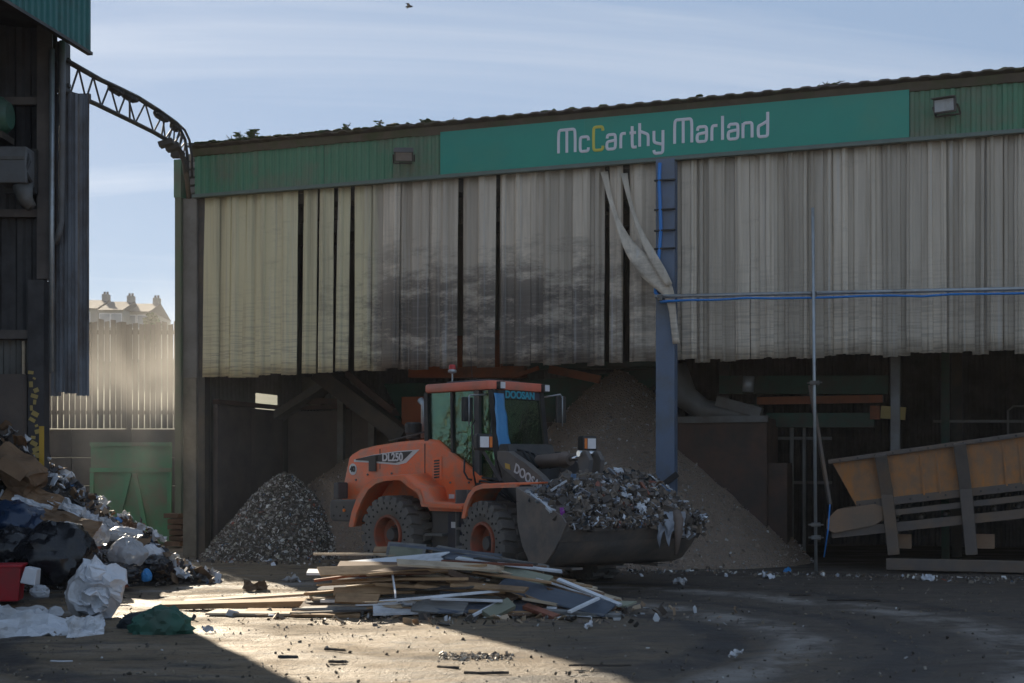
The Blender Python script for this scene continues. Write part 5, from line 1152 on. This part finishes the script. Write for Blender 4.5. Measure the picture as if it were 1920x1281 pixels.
for i in range(95):
    x = lx0 + (lx1 - lx0) * rr.uniform(-.02, 1.0); y = rr.uniform(-BY, BY) * .98; p = FW @ Vector((x, y, fl(x, y) + .03)); k = rr.choice((0, 0, 1, 1, 1, 2))
    mt, lab, ct = LOADP[k]
    if k == 1: o = crumple('waste_scrap', rr.choice(('paper', 'tarp_grey', 'tarp_grey', 'cloth_dark')), p, rr.uniform(.1, .24), rr.uniform(.08, .2), .06, i * 1.7, (rr.uniform(-1, 1), rr.uniform(-1, 1), rr.uniform(0, 6)), 6); tag(o, f'crumpled scrap on the bucket load, {third(y)}', 'scrap', f'scraps on the bucket load, {third(y)}')
    else:
        l = rr.uniform(.16, .42); mb = MB(); b_ = rr.uniform(-.06, .06); mb.grid(lambda u, v: ((u - .5) * l, (v - .5) * (.05 if k == 0 else .03), b_ * (4 * (u - .5) ** 2) + .01 * nz(u * 4, i)), 6, 1)
        o = mb.build('plastic_strip' if k == 0 else 'broken_stick', rr.choice(('paper', 'tarp_grey')) if k == 0 else rr.choice(('wood_brown', 'wood_grey')), None, solid=.018 if k == 0 else .025, fixn=False, loc=p, rot=(rr.uniform(-.5, .5), rr.uniform(-.6, .6), rr.uniform(0, 6)))
        tag(o, f'pale plastic strip in the bucket load, {third(y)}' if k == 0 else f'broken brown stick on the bucket load, {third(y)}', ct, f'strips on the bucket load, {third(y)}' if k == 0 else f'sticks on the bucket load, {third(y)}')
# pieces one can pick out
def onload(px, py, up=.06):   # point on the near part of the load under a picture point
    best = None
    for i in range(60):
        for j in range(80):
            x = lx0 + (lx1 - lx0) * i / 59; y = -BY + 2 * BY * j / 79; p = FW @ Vector((x, y, fl(x, y))); qx = 960 + p.x / p.y * FOC; qy = HZ - (p.z - CAM_H) / p.y * FOC; d = (qx - px) ** 2 + (qy - py) ** 2 + (y * 1.5)
            if best is None or d < best[0]: best = (d, p)
    return best[1] + Vector((0, -.03, up))
def strip_px(name, mat, a, b, wd, th, lab, cat, up=.06):
    p, q_ = onload(*a, up), onload(*b, up); mb = MB(); mb.bar(Vector((0, 0, 0)), q_ - p, wd, th); o = mb.build(name, mat, None, loc=p, bevel=.004); return tag(o, lab, cat)
strip_px('plastic_strip', 'paper', (1008, 935), (1038, 965), .12, .04, 'wide white channel piece on the left end of the bucket load', 'plastic strip')
strip_px('plastic_strip', 'paper', (984, 930), (1010, 950), .04, .03, 'thin white strip poking past the left side of bucket', 'plastic strip', .09)
strip_px('plastic_strip', 'paper', (1032, 930), (1062, 908), .06, .03, 'white slanting strip below the end of lift arm', 'plastic strip')
strip_px('wood_batten', 'wood_pale', (1084, 948), (1122, 908), .03, .03, 'thin pale stick slanting across the middle of the bucket load', 'stick', .1)
strip_px('plastic_pipe', 'tarp_grey', (1062, 902), (1098, 912), .05, .05, 'light blue grey pipe piece on top of the load', 'pipe')
strip_px('red_strip', 'wood_red', (1200, 912), (1216, 936), .04, .03, 'red strip on the right half of the bucket load', 'strip')
o = crumple('white_scrap', 'plastic_white', onload(1165, 898, .1), .26, .14, .05, 3.3, (.9, .2, .3)); tag(o, 'white curled plastic on the crest of the bucket load', 'plastic')
o = crumple('white_scrap', 'plastic_white', onload(1205, 962, .05), .2, .16, .06, 5.1, (1.1, .1, .9)); tag(o, 'bright white crumpled scrap right of middle in the bucket load', 'scrap')
o = crumple('purple_scrap', 'lens_red', onload(1055, 968, .05), .07, .14, .02, 6.1, (1.2, 0, .2)); o.data.materials[0] = pm('purple', (.28, .05, .32), None, 4, .5, .1).m; tag(o, 'small purple scrap at the front lip of bucket', 'scrap')
# rag hanging over the lip
lp = FW @ Vector((lipx + .02, .55, lipz)); mb = MB()
mb.grid(lambda u, v: ((u - .5) * .5 * (1 - .45 * v) + .06 * nz(u * 4, v * 3, 2), -.05 - .10 * math.sin(min(1, v * 2.4) * 1.57) + .07 * nz(u * 5, v * 3, 7), .16 - .55 * v * (1 - .5 * abs(math.sin(u * 6.5))) ), 12, 14)
tag(mb.build('hanging_rag', 'tarp_grey', None, smooth=True, solid=.006, fixn=False, loc=lp), 'torn grey rag hanging over the bucket lip on the right', 'rag')
mb = MB(); mb.tube([(0, 0, .12), (.02, -.1, .02), (.01, -.11, -.25), (-.02, -.1, -.5)], [.07, .08, .05, .03], 8); tag(mb.build('hanging_pipe', 'cyl_brown', None, smooth=True, loc=lp + Vector((.12, -.05, .02))), 'rusty pipe end hanging down beside the grey rag', 'pipe')

# ================================================================== WOOD PILE
def WD(py): return 15.9 + max(0, (1160 - py)) / 140 * 1.7
GRP = 'boards in the scrap wood pile'
def board(a, b, wpx, th, mat, lab=None, name='board', dd=0., roll=0., db=0., group=None):
    p, q_ = P(a[0], a[1], WD(a[1]) + dd), P(b[0], b[1], WD(b[1]) + dd + db); wd = wpx; p.z = max(p.z, .02); q_.z = max(q_.z, .02)
    x = (q_ - p); L = x.length; rot = x.to_track_quat('X', 'Z').to_matrix() @ Matrix.Rotation(-roll, 3, 'X')
    mb = MB(); mb.box((L / 2, 0, 0), (L, wd, th)); 
    mb.v = [(v[0] + (.03 * wd / .2 * (v[1] / wd) if v[0] > L / 2 else 0), v[1], v[2]) for v in mb.v]
    o = mb.build(name, mat, None, bevel=min(.004, th * .2)); o.matrix_world = Matrix.Translation(p) @ rot.to_4x4()
    return tag(o, lab or 'scrap board lying in the flattened wood pile', 'board', group or (None if lab else GRP))
rr = random.Random(31)
def jag(L, wd, rg):      # board outline with sawn or splintered ends
    pl = []
    for sg in (1, -1):
        rough_ = rg.random() < .45; sk = rg.uniform(-.25, .25); n = 6 if rough_ else 2
        for k in range(n):
            v = -.5 + k / (n - 1); e = L / 2 + sk * v * wd + (rg.uniform(-.09, .06) if rough_ else 0); pl.append((sg * e, sg * v * wd))
    return pl
def wh(x, y):    # pile envelope
    u = (x + .85) / 2.1; v = (y - 16.9) / 1.15; return .86 * max(0, 1 - abs(u) ** 1.5) * max(0, 1 - v * v)
mats = ['wood_tan'] * 7 + ['wood_pale'] * 6 + ['wood_brown'] * 4 + ['wood_grey'] * 3 + ['board_bluegrey'] * 3 + ['board_dark'] * 2 + ['board_green'] * 1 + ['white_paint'] * 4 + ['wood_red']
BN = dict(wood_tan='tan', wood_pale='pale', wood_brown='brown', wood_grey='grey', board_bluegrey='blue-grey', board_dark='near-black', board_green='grey-green', white_paint='white', wood_red='red-brown')
for i in range(150):
    x = rr.uniform(-2.4, .95); y = rr.uniform(15.9, 17.75); hmax = wh(x, y)
    if hmax < .03: hmax = .03
    z = hmax * rr.uniform(.12, .95) + .02; L = rr.uniform(.5, 1.7); wd = rr.choice((.04, .05, .06, .08, .08, .12, .16, .22, .3, .4)); th = rr.uniform(.012, .035); yaw = rr.gauss(0, .2) - .05; pit = (-.30 if x > -.9 else -.12) * (x + .9) / 2 + rr.gauss(0, .045)
    if z < .12: pit = rr.gauss(0, .03)
    if x - L / 2 * math.cos(yaw) < -2.6: x = -2.6 + L / 2
    z = max(min(z, hmax + .05), abs(math.sin(pit)) * L / 2 + .02)
    mb = MB(); mb.prism(jag(L, wd, rr), -th / 2, th / 2, 'z')
    mt = rr.choice(mats); o = mb.build('board', mt, None); o.location = (x, y, z); o.rotation_euler = (rr.gauss(.12, .13), -pit, yaw)
    wn = 'thin' if wd < .09 else 'narrow' if wd < .18 else 'broad'; pos_ = ('left end', 'left half', 'right half', 'right end')[min(3, int((x + 2.6) / 1.02))]; dep_ = 'front' if y < 16.5 else 'middle' if y < 17.15 else 'back'
    tag(o, f"{wn} {BN[mt]} board in the {dep_} of the wood pile, {pos_}", 'board', f"{wn} {BN[mt]} boards, {dep_}, {pos_}")
def cb(cx, cy): return (560 + cx * .34375, 980 + cy * .34375)
board(cb(80, 172), cb(520, 172), .05, .03, 'wood_pale', 'long pale batten jutting out left from the top of the wood pile')
board(cb(215, 232), cb(720, 300), .28, .025, 'wood_brown', 'broad brown board sloping right near the top of the wood pile', roll=-.35)
board(cb(410, 150), cb(560, 152), .2, .03, 'wood_tan', 'short tan board end at the crest left of framed panel', roll=-.3)
board(cb(745, 140), cb(985, 180), .22, .02, 'wood_grey', 'flat grey board right of the framed panel on the crest', roll=-.25)
board(cb(870, 215), cb(1360, 325), .26, .03, 'board_green', 'wide mossy grey-green board sloping down the right of pile', roll=-.5, dd=-.25)
board(cb(1100, 330), cb(1700, 480), .3, .025, 'board_bluegrey', 'wide blue-grey board sloping to the ground at right', roll=-.5, dd=-.25)
board(cb(790, 260), cb(1180, 415), .12, .03, 'wood_brown', 'narrow brown plank sloping across the middle of pile', roll=-.4, dd=-.35)
board(cb(695, 207), cb(840, 250), .07, .03, 'white_paint', 'short white strip below the framed panel', roll=-.4, dd=-.3)
board(cb(655, 222), cb(715, 222), .1, .04, 'white_paint', 'small white block below the framed panel', roll=-.6, dd=-.3)
board(cb(740, 270), cb(785, 238), .09, .03, 'white_paint', 'pale short offcut crossing under the white strip', roll=-.5, dd=-.35)
board(cb(507, 252), cb(528, 400), .06, .02, 'white_paint', 'white slat standing upright in the left of the wood pile', dd=-.45, db=-.15, roll=1.57)
board(cb(1415, 310), cb(1755, 450), .06, .03, 'white_paint', 'long white strip sloping to the ground at the pile right end', roll=-.3, dd=-.3)
board(cb(1475, 488), cb(1635, 412), .06, .03, 'white_paint', 'white strip leaning up against the right end of pile', dd=-.45)
board(cb(440, 432), cb(1095, 372), .07, .03, 'white_paint', 'long pale trim strip lying across the front of the pile', dd=-.5)
board(cb(720, 415), cb(1110, 428), .06, .03, 'white_paint', 'second pale trim strip just below the long one in front', dd=-.5)
board(cb(950, 508), cb(1105, 425), .04, .03, 'white_paint', 'thin white strip slanting up in front of the green block', dd=-.4)
board(cb(1025, 508), cb(1160, 440), .17, .06, 'board_green', 'thick pale greenish offcut in front of the pile', dd=-.35, roll=-.5)
board(cb(1235, 455), cb(1405, 548), .1, .05, 'wood_red', 'red-brown baton lying at the right front of the pile', dd=-.2, roll=-.3)
board(cb(1395, 500), cb(1600, 550), .06, .02, 'white_paint', 'thin white strip on the ground right of red-brown baton', dd=-.1)
board(cb(1595, 515), cb(1765, 518), .05, .02, 'white_paint', 'flat white strip on the ground at the far right of the pile', dd=-.1)
board(cb(1350, 485), cb(1402, 488), .16, .05, 'white_paint', 'small white block beside the red-brown baton', dd=-.1, roll=-.5)
board(cb(1080, 215), cb(1230, 240), .1, .02, 'wood_tan', 'short tan offcut on top of the pile nearest the bucket', roll=-.5)
board(cb(1010, 220), cb(1335, 270), .05, .03, 'wood_pale', 'pale batten along the back of the pile near bucket', dd=.1)
board(cb(1330, 290), cb(1505, 320), .08, .03, 'wood_tan', 'tan batten end behind the blue-grey board', dd=.1)
board(cb(110, 268), cb(300, 275), .1, .03, 'wood_pale', 'pale board end on the left side of the pile', roll=-.4)
board(cb(182, 325), cb(520, 312), .08, .03, 'wood_tan', 'tan plank end sticking out at the left side', roll=-.4)
board(cb(190, 378), cb(640, 360), .16, .03, 'wood_tan', 'wide tan plank low on the left side of the pile', roll=-.5, dd=-.2)
board(cb(200, 412), cb(435, 420), .13, .04, 'wood_tan', 'orange-tan plank end catching the sun at left', roll=-.9, dd=-.35)
board(cb(620, 450), cb(910, 470), .22, .02, 'wood_grey', 'grey board lying low in front of the pile', roll=-.6, dd=-.3)
# boards lying to the left of the pile
board((300, 1136), (610, 1128), .22, .07, 'wood_tan', 'long low timber on the ground left of the pile', name='timber', roll=-.1, dd=.6)
board((345, 1128), (600, 1112), .3, .03, 'wood_pale', 'wide pale board behind the low timber on the ground', dd=.9)
board((396, 1152), (624, 1164), .5, .03, 'wood_pale', 'flat pale panel lying on sunlit ground left of pile', name='panel', dd=.3)
board((458, 1150), (625, 1160), .35, .03, 'wood_tan', 'second flat panel resting on the pale panel left of pile', name='panel', dd=.25, roll=-.12)
# framed panel on the crest
fp = empty('framed_panel', P(760, 1042, WD(1042) - .1)); fp.rotation_euler = (R(56), R(4), R(-6)); tag(fp, 'small grey-framed pale panel tilted on the crest of wood pile', 'panel')
MB().bx(-.22, .22, -.14, .14, -.008, .008).build('infill', 'board_green', fp)
for a, b in (((-.25, -.16), (.25, -.16)), ((-.25, .16), (.25, .16)), ((-.235, -.145), (-.235, .145)), ((.235, -.145), (.235, .145))): MB().bar((*a, .006), (*b, .006), .035, .035).build('frame_rail', 'wood_grey', fp)
# splinters and crumbs about the pile
def crumbs(rg):
    x = rg.normal(-.5, 1.2); y = rg.normal(16.3, .6); return (x, y, .012 + .02 * rg.rand()), None
o = chips('wood_splinters', 900, crumbs, (.02, .14), [((.4, .3, .2), 3), ((.6, .62, .64), 3), ((.12, .09, .07), 4), ((.3, .2, .12), 3), ((.05, .045, .04), 4)], seed=15); tag(o, 'splinters and crumbs scattered round the wood pile', 'splinters')

# ================================================================== RUBBISH HEAP (left)
def rid(x):
    t_ = [(-12, 3.1), (-8.6, 2.75), (-7.87, 2.36), (-7.38, 1.8), (-6.8, 1.28), (-6.23, .9), (-5.74, .60), (-5.16, .2), (-4.7, 0)]
    for (a, b), (c, d) in zip(t_, t_[1:]):
        if x <= c: return b + (d - b) * (x - a) / (c - a) if x >= a else b
    return 0
def hr(x, y):
    r = rid(x - .12 * (y - 20.8)); d = 20.8 - y; h = r - max(0, d) * .95 - max(0, -d - .6) * 1.2
    return max(-.05, h)
mb = MB(); 
def fnr(u, v):
    x = -12.5 + 8.2 * u; y = 17.2 + 6.0 * v; h = hr(x, y); return (x, y, h + (.16 * fbm(x, y, 2, 1.6, 5) * min(1, h * 2) if h > 0 else 0) - .06)
mb.grid(fnr, 110, 80); tag(mb.build('rubbish_heap', 'heap_mix', smooth=True), 'heap of mixed rubbish spilling from the tall shed at left', 'heap', kind='stuff')
def srub(rg):
    while True:
        x = rg.uniform(-10.5, -4.4); y = rg.uniform(17.4, 22.2); h = hr(x, y)
        if h > 0: return (x, y, h + .16 * fbm(x, y, 2, 1.6, 5) * min(1, h * 2) + rg.uniform(-.03, .04)), None
RUB = [((.6, .62, .66), 4), ((.35, .37, .4), 3), ((.08, .07, .065), 6), ((.22, .14, .08), 5), ((.3, .2, .12), 3), ((.08, .2, .4), 1), ((.4, .12, .06), .6), ((.04, .04, .045), 5)]
o = chips('rubbish_scraps', 2600, srub, (.04, .24), RUB, seed=17, thin=.1); tag(o, 'small torn scraps over the rubbish heap at left', 'scraps')
def bag(name, mat, c, size, seed, lab, cat='bag', rot=0, ridge=.22, sub=4, flat=.75, smooth=True):
    bm = bmesh.new(); bmesh.ops.create_icosphere(bm, subdivisions=sub, radius=1)
    for v in bm.verts:
        p = v.co.copy(); r = 1 + .18 * fbm(p.x, p.y, p.z + seed, 1.2, 3) - ridge * abs(nz(p.x + seed, p.y, p.z, 2.3)) - ridge * .5 * abs(nz(p.x, p.y + seed, p.z, 5.1)) - .05 * abs(nz(p.x, p.y, p.z + seed, 11))
        v.co = Vector((p.x * size[0], p.y * size[1], p.z * size[2])) * r / 2
        if v.co.z < -size[2] * .35: v.co.z = -size[2] * .35 + (v.co.z + size[2] * .35) * .25
    me = bpy.data.meshes.new(name); bm.to_mesh(me); bm.free(); me.materials.append(MAT[mat])
    if smooth: me.polygons.foreach_set('use_smooth', [True] * len(me.polygons)); me.set_sharp_from_angle(angle=R(32))
    o = bpy.data.objects.new(name, me); col.objects.link(o); o.location = c; o.rotation_euler = (0, 0, rot)
    return tag(o, lab, cat)
bag('rubbish_bag', 'bag_black', P(105, 1045, 18.6), (1.15, .9, 1.05), 3, 'large black rubbish bag bulging behind the white crumpled box')
bag('rubbish_bag', 'bag_black', P(30, 1040, 18.9), (.9, .8, .9), 8, 'black rubbish bag right above the red bin')
bag('rubbish_bag', 'bag_blue', P(25, 985, 19.4), (1.1, .9, .75), 12, 'dark blue rubbish bag on the heap at the left edge')
bag('rubbish_bag', 'bag_black', P(225, 1075, 19.6), (.75, .6, .4), 17, 'flat black bag below the clear plastic bags')
bag('rubbish_bag', 'bag_black', P(292, 1065, 20.6), (.55, .6, .45), 19, 'small dark bag at the right foot of the rubbish heap')
bag('plastic_bag', 'clear_plastic', P(180, 1005, 19.6), (.42, .4, .42), 23, 'round crumpled clear bag right of the brown cardboard')
bag('plastic_bag', 'clear_plastic', P(238, 1040, 19.7), (.6, .45, .5), 27, 'big crumpled clear plastic bag low on the heap right')
bag('plastic_bag', 'clear_plastic', P(232, 1003, 20.3), (.62, .4, .26), 31, 'long pale plastic bundle on the heap crest')
bag('plastic_bag', 'plastic_white', P(283, 1040, 20.7), (.36, .36, .34), 35, 'white plastic bag at the lower right heap edge')
bag('plastic_bag', 'tarp_grey', P(335, 1080, 21.4), (.6, .5, .2), 37, 'grey scraps bundle at the tip of the rubbish heap')
bag('plastic_bag', 'plastic_blue', P(275, 1080, 19.4), (.16, .16, .22), 41, 'small bright blue plastic bag at the heap foot')
bag('sack', 'sack_green', P(302, 1180, 14.3), (.72, .55, .55), 44, 'green sack slumped on the ground at the shadow edge', 'sack', ridge=.3)
bag('sack', 'cloth_dark', P(272, 1172, 14.8), (.62, .5, .32), 48, 'dark cloth bundle behind the green sack', 'cloth', ridge=.2)
bag('plastic_bottle', 'clear_plastic', P(75, 1110, 17.4), (.28, .22, .2), 50, 'crushed clear plastic tub beside the red bin', 'plastic')
# red bin
rb = empty('red_bin', P(2, 1122, 17.6), R(12)); rb.location.z = .03; tag(rb, 'red plastic bin at the left edge of the picture', 'bin')
mb = MB(); mb.box((0, 0, .24), (.5, .42, .46), None, 1.12); mb.build('tub', 'plastic_red', rb, bevel=.02); mb = MB(); mb.bx(-.3, .3, -.255, .255, .46, .49); mb.build('rim', 'plastic_red', rb, bevel=.008)
mb = MB(); mb.box((.42, -.05, .34), (.2, .2, .22), Matrix.Rotation(.2, 3, 'Y'), .8); tag(mb.build('white_tub', 'plastic_white', None, loc=rb.location, bevel=.015), 'small white tub wedged beside the red bin', 'tub')
# crushed white polystyrene-like box
wb = empty('white_box', P(178, 1112, 15.9)); wb.rotation_euler = (R(32), R(24), R(28)); tag(wb, 'crushed white plastic box lying before the black bags', 'box')
def crate(w_, d_, h_, seed, name, mat, par):
    bm = bmesh.new(); bmesh.ops.create_cube(bm, size=1); bmesh.ops.subdivide_edges(bm, edges=bm.edges, cuts=7, use_grid_fill=True)
    for v in bm.verts:
        p = v.co; q_ = Vector((p.x * w_, p.y * d_, p.z * h_)); k = .085; q_ += Vector((k * nz(p.x * 3, p.y * 3, p.z * 3 + seed), k * nz(p.x * 3 + 7, p.y * 3, p.z * 3 + seed), k * nz(p.x * 3, p.y * 3 + 7, p.z * 3 + seed)))
        if abs(p.x) < .2 and p.y < -.45: q_.y += .05
        v.co = q_
    me = bpy.data.meshes.new(name); bm.to_mesh(me); bm.free(); me.materials.append(MAT[mat]); o = bpy.data.objects.new(name, me); col.objects.link(o); o.parent = par; return o
crate(.55, .42, .5, 4, 'shell', 'plastic_white', wb); o = crate(.42, .32, .16, 8, 'raised_block', 'plastic_white', wb); o.location = (0, 0, .27); o = crate(.28, .16, .28, 11, 'side_block', 'plastic_white', wb); o.location = (-.02, -.24, .02)
for nm, mt, px, py, D, sx, sy, am, rot, lab, ct in (
    ('white_sheet', 'paper', 85, 1182, 14.3, 1.15, .55, .12, (.25, 0, .1), 'long crumpled white sheet on the ground in the shadow', 'sheet'),
    ('white_sheet', 'paper', 40, 1160, 14.9, .8, .4, .12, (.5, 0, -.1), 'rolled white sheet behind the long crumpled one', 'sheet'),
    ('white_sheet', 'paper', 160, 1183, 14.0, .38, .36, .07, (.9, .1, .5), 'white crumpled paper piece under the white box', 'paper'),
    ('cardboard_sheet', 'cardboard', 125, 985, 19.3, .95, .42, .06, (.75, .22, -.2), 'brown cardboard flap in the middle of the heap', 'cardboard'),
    ('cardboard_sheet', 'cardboard', 60, 935, 20.2, .85, .45, .06, (.8, .35, -.1), 'wide brown cardboard sheet high on the heap', 'cardboard'),
    ('cardboard_sheet', 'cardboard', 45, 985, 19.6, .6, .16, .03, (.7, .5, -.1), 'narrow pale cardboard strip between the bags', 'cardboard'),
    ('paper_sheet', 'paper', 62, 885, 20.6, .42, .2, .05, (.7, .7, 0), 'white paper caught high on the heap slope', 'paper'),
    ('paper_sheet', 'paper', 4, 850, 20.7, .3, .3, .05, (1.1, .3, 0), 'white paper at the top left of the heap', 'paper'),
    ('paper_sheet', 'paper', 60, 945, 19.9, .6, .14, .06, (.6, .3, 0), 'crumpled white paper strip below the cardboard sheet', 'paper'),
    ('paper_sheet', 'paper', 125, 950, 20.3, .5, .24, .1, (.6, .4, 0), 'crumpled white and blue film right of the cardboard', 'film'),
    ('paper_sheet', 'paper', 165, 968, 20.5, .3, .2, .1, (.7, .4, .4), 'torn white film on the sunlit heap edge', 'film'),
    ('paper_sheet', 'paper', 205, 985, 20.6, .4, .2, .1, (.6, .4, -.3), 'pale torn paper on the heap crest above the clear bags', 'paper'),
    ('paper_sheet', 'wood_brown', 243, 985, 20.6, .2, .14, .1, (.7, .2, .3), 'brown torn leaf-like scrap on the heap crest', 'scrap')):
    o = crumple(nm, mt, P(px, py, D), sx, sy, am, px * .37, rot, 14, solid=.006); tag(o, lab, ct)
cbx = empty('cardboard_box', P(30, 880, 20.3)); cbx.rotation_euler = (R(20), R(28), R(-15)); tag(cbx, 'crushed cardboard box near the top of the heap', 'box')
crate(.8, .5, .34, 9, 'carton', 'cardboard', cbx); mb = MB(); mb.box((.15, -.3, .2), (.5, .2, .012), Matrix.Rotation(.6, 3, 'X')); mb.build('flap', 'cardboard', cbx)
rr = random.Random(77)
def hpos(x, z): return ('high up' if z > 1.3 else 'half way up' if z > .6 else 'low down') + (' by the left edge' if x < -7.4 else ' in the middle' if x < -6 else ' by the gate end')
for i in range(70):
    (x, y, z), _ = srub(np.random.RandomState(i + 300)); k = rr.random()
    if k < .5: o = crumple('waste_paper', rr.choice(('paper', 'paper', 'tarp_grey', 'clear_plastic')), (x, y, z + .04), rr.uniform(.15, .4), rr.uniform(.1, .3), .09, i * 2.3, (rr.uniform(-.9, .9), rr.uniform(-.6, .9), rr.uniform(0, 6)), 8); tag(o, f'pale crumpled scrap on the rubbish heap, {hpos(x, z)}', 'scrap', f'pale scraps on the rubbish heap, {hpos(x, z)}')
    elif k < .8: o = crumple('waste_card', 'cardboard', (x, y, z + .04), rr.uniform(.2, .5), rr.uniform(.15, .35), .04, i * 2.3, (rr.uniform(-.6, .9), rr.uniform(-.6, .9), rr.uniform(0, 6)), 5); tag(o, f'torn brown card on the rubbish heap, {hpos(x, z)}', 'cardboard', f'brown card on the rubbish heap, {hpos(x, z)}')
    else: bag('waste_bag', rr.choice(('bag_black', 'cloth_dark', 'bag_black', 'plastic_white')), (x, y, z), (rr.uniform(.25, .5), rr.uniform(.25, .4), rr.uniform(.2, .35)), i, f'small crumpled bag in the rubbish heap, {hpos(x, z)}', sub=3)['group'] = f'small bags in the rubbish heap, {hpos(x, z)}'

# ================================================================== LITTER ON THE YARD
for i, (px, py, l, w_, lab, mt) in enumerate(((628, 1222, .22, .05, 'short dark strip lying on the sunlit ground', 'clod'), (632, 1245, .16, .06, 'dark clod on sunlit ground below the short strip', 'clod'), (840, 1256, .2, .06, 'dark lump on the sunlit ground below the pile', 'clod'), (912, 1266, .38, .05, 'long black bar on the sunlit ground in front', 'clod'), (540, 1236, .18, .08, 'bluish dark rag on the sunlit ground at left', 'cloth_dark'), (1600, 1128, .7, .07, 'dark curved strip on the shaded ground at right', 'clod'), (1500, 1118, .3, .05, 'dark short strip left of the curved one', 'clod'), (1125, 1252, .55, .03, 'thin dark rod at the edge of the sunlight', 'clod'), (115, 1244, .2, .02, 'thin white strip on the shaded ground at left', 'paper'))):
    D = GD(py); mb = MB(); n = 10
    mb.tube([((k / n - .5) * l, .06 * l * math.sin(k * .5 + i), .02 + .01 * nz(k, i)) for k in range(n + 1)], [w_ * .25 * (.6 + .5 * abs(nz(k * .7, i * 3))) + .004 for k in range(n + 1)], 7)
    p = P(px, py, D); p.z = .0; o = mb.build('ground_strip' if l > .21 else 'ground_lump', mt, None, loc=p, rot=(0, 0, rr.uniform(-.3, .3))); tag(o, lab, 'debris')
for px, py, s_, mt, lab in ((1380, 1228, .1, 'plastic_white', 'white crumpled scrap alone on the shaded ground at right'), (1104, 1172, .09, 'plastic_white', 'white crumpled scrap right of the pile foot'), (549, 1086, .17, 'paper', 'white scrap on the ground left of the pile'), (478, 1100, .22, 'cardboard', 'brown torn card standing on the ground left of the pile'), (390, 1180, .08, 'paper', 'small white scrap near the green sack'), (1275, 1090, .14, 'paper', 'flat pale scrap on the ground right of the bucket'), (1440, 1080, .2, 'paper', 'pale flat scrap before the big heap foot'), (1475, 1068, .12, 'plastic_blue', 'blue scrap near the scaffold pole foot'), (1740, 1082, .14, 'paper', 'pale scrap before the hopper skid'), (340, 1068, .3, 'tarp_grey', 'grey torn sheet at the tip of the rubbish heap')):
    D = GD(py + 6); p = P(px, py, D); p.z = .04; o = crumple('ground_scrap', mt, p, s_ * 1.5, s_, s_ * .45, px * .13, (.5, .1, px), 7); tag(o, lab, 'scrap')
def grit(rg):
    y = 10 + 13 * rg.rand() ** 1.3; x = rg.uniform(-.42, .42) * y; return (x, y, .006), None
o = chips('ground_grit', 3200, grit, (.005, .04), [((.07, .058, .045), 6), ((.2, .16, .11), 4), ((.3, .27, .23), 1.4), ((.55, .55, .55), .3)], seed=23, thin=.35); tag(o, 'grit and crumbs strewn over the muddy yard', 'grit')
# row of pale crumbs pressed in the mud
def row(rg): p = P(rg.uniform(825, 960), 1233 + rg.normal(0, 4), GD(1233)); return (p.x, p.y + rg.normal(0, .12), .008), None
o = chips('crushed_crumbs', 260, row, (.015, .06), [((.5, .42, .32), 3), ((.06, .05, .04), 3), ((.3, .24, .17), 2)], seed=24, thin=.4); tag(o, 'patch of pale crushed crumbs on the sunlit ground', 'crumbs')

# ================================================================== DUST IN THE AIR
def dust(name, c, size, dens, seed, lab, colr=(.9, .85, .76), asc=1.6):
    t = NT(name + '_mat'); t.t.nodes.remove(t.b); v = t.n('ShaderNodeVolumePrincipled'); v.inputs['Color'].default_value = (*colr, 1); v.inputs['Anisotropy'].default_value = .45
    g = t.n('ShaderNodeTexGradient', gradient_type='SPHERICAL'); t.l(t.tc.outputs['Object'], g.inputs[0])
    nz_ = t.noise(asc, 5, .6, vec=t.tc.outputs['Object'], sc=(1.2, 1.2, .8), dist=.6)
    fall = t.ramp(g.outputs['Fac'], [(0., 0.), (.75, 1.)]); k = t.ramp(nz_, [(.40, .05), (.68, 1.)])
    t.l(t.math('MULTIPLY', t.math('MULTIPLY', fall, k), dens), v.inputs['Density']); t.l(v.outputs[0], t.out.inputs['Volume'])
    bm = bmesh.new(); bmesh.ops.create_icosphere(bm, subdivisions=2, radius=1.02); me = bpy.data.meshes.new(name); bm.to_mesh(me); bm.free(); me.materials.append(t.m)
    o = bpy.data.objects.new(name, me); col.objects.link(o); o.location = c; o.scale = size; tag(o, lab, 'dust', kind='stuff'); return o
p = P(285, 750, 28.8); dust('dust_cloud', p, (2.6, 2.3, 2.9), .21, 1, 'pale sunlit dust drifting before the timber fence', (.86, .84, .80), 1.0)
p = P(480, 860, 25.8); dust('dust_cloud', p, (2.3, 1.0, 2.2), .12, 2, 'faint grey dust hanging in the left bay mouth', (.75, .72, .68))
# thin dusty air over the whole yard
t = NT('haze_mat'); t.t.nodes.remove(t.b); v = t.n('ShaderNodeVolumePrincipled'); v.inputs['Color'].default_value = (.92, .93, .95, 1); v.inputs['Density'].default_value = .0004; v.inputs['Anisotropy'].default_value = .3
t.l(v.outputs[0], t.out.inputs['Volume'])
tag(MB().bx(-270, 270, -90, 290, -1.2, 25).build('haze', t.m), kind='stuff')
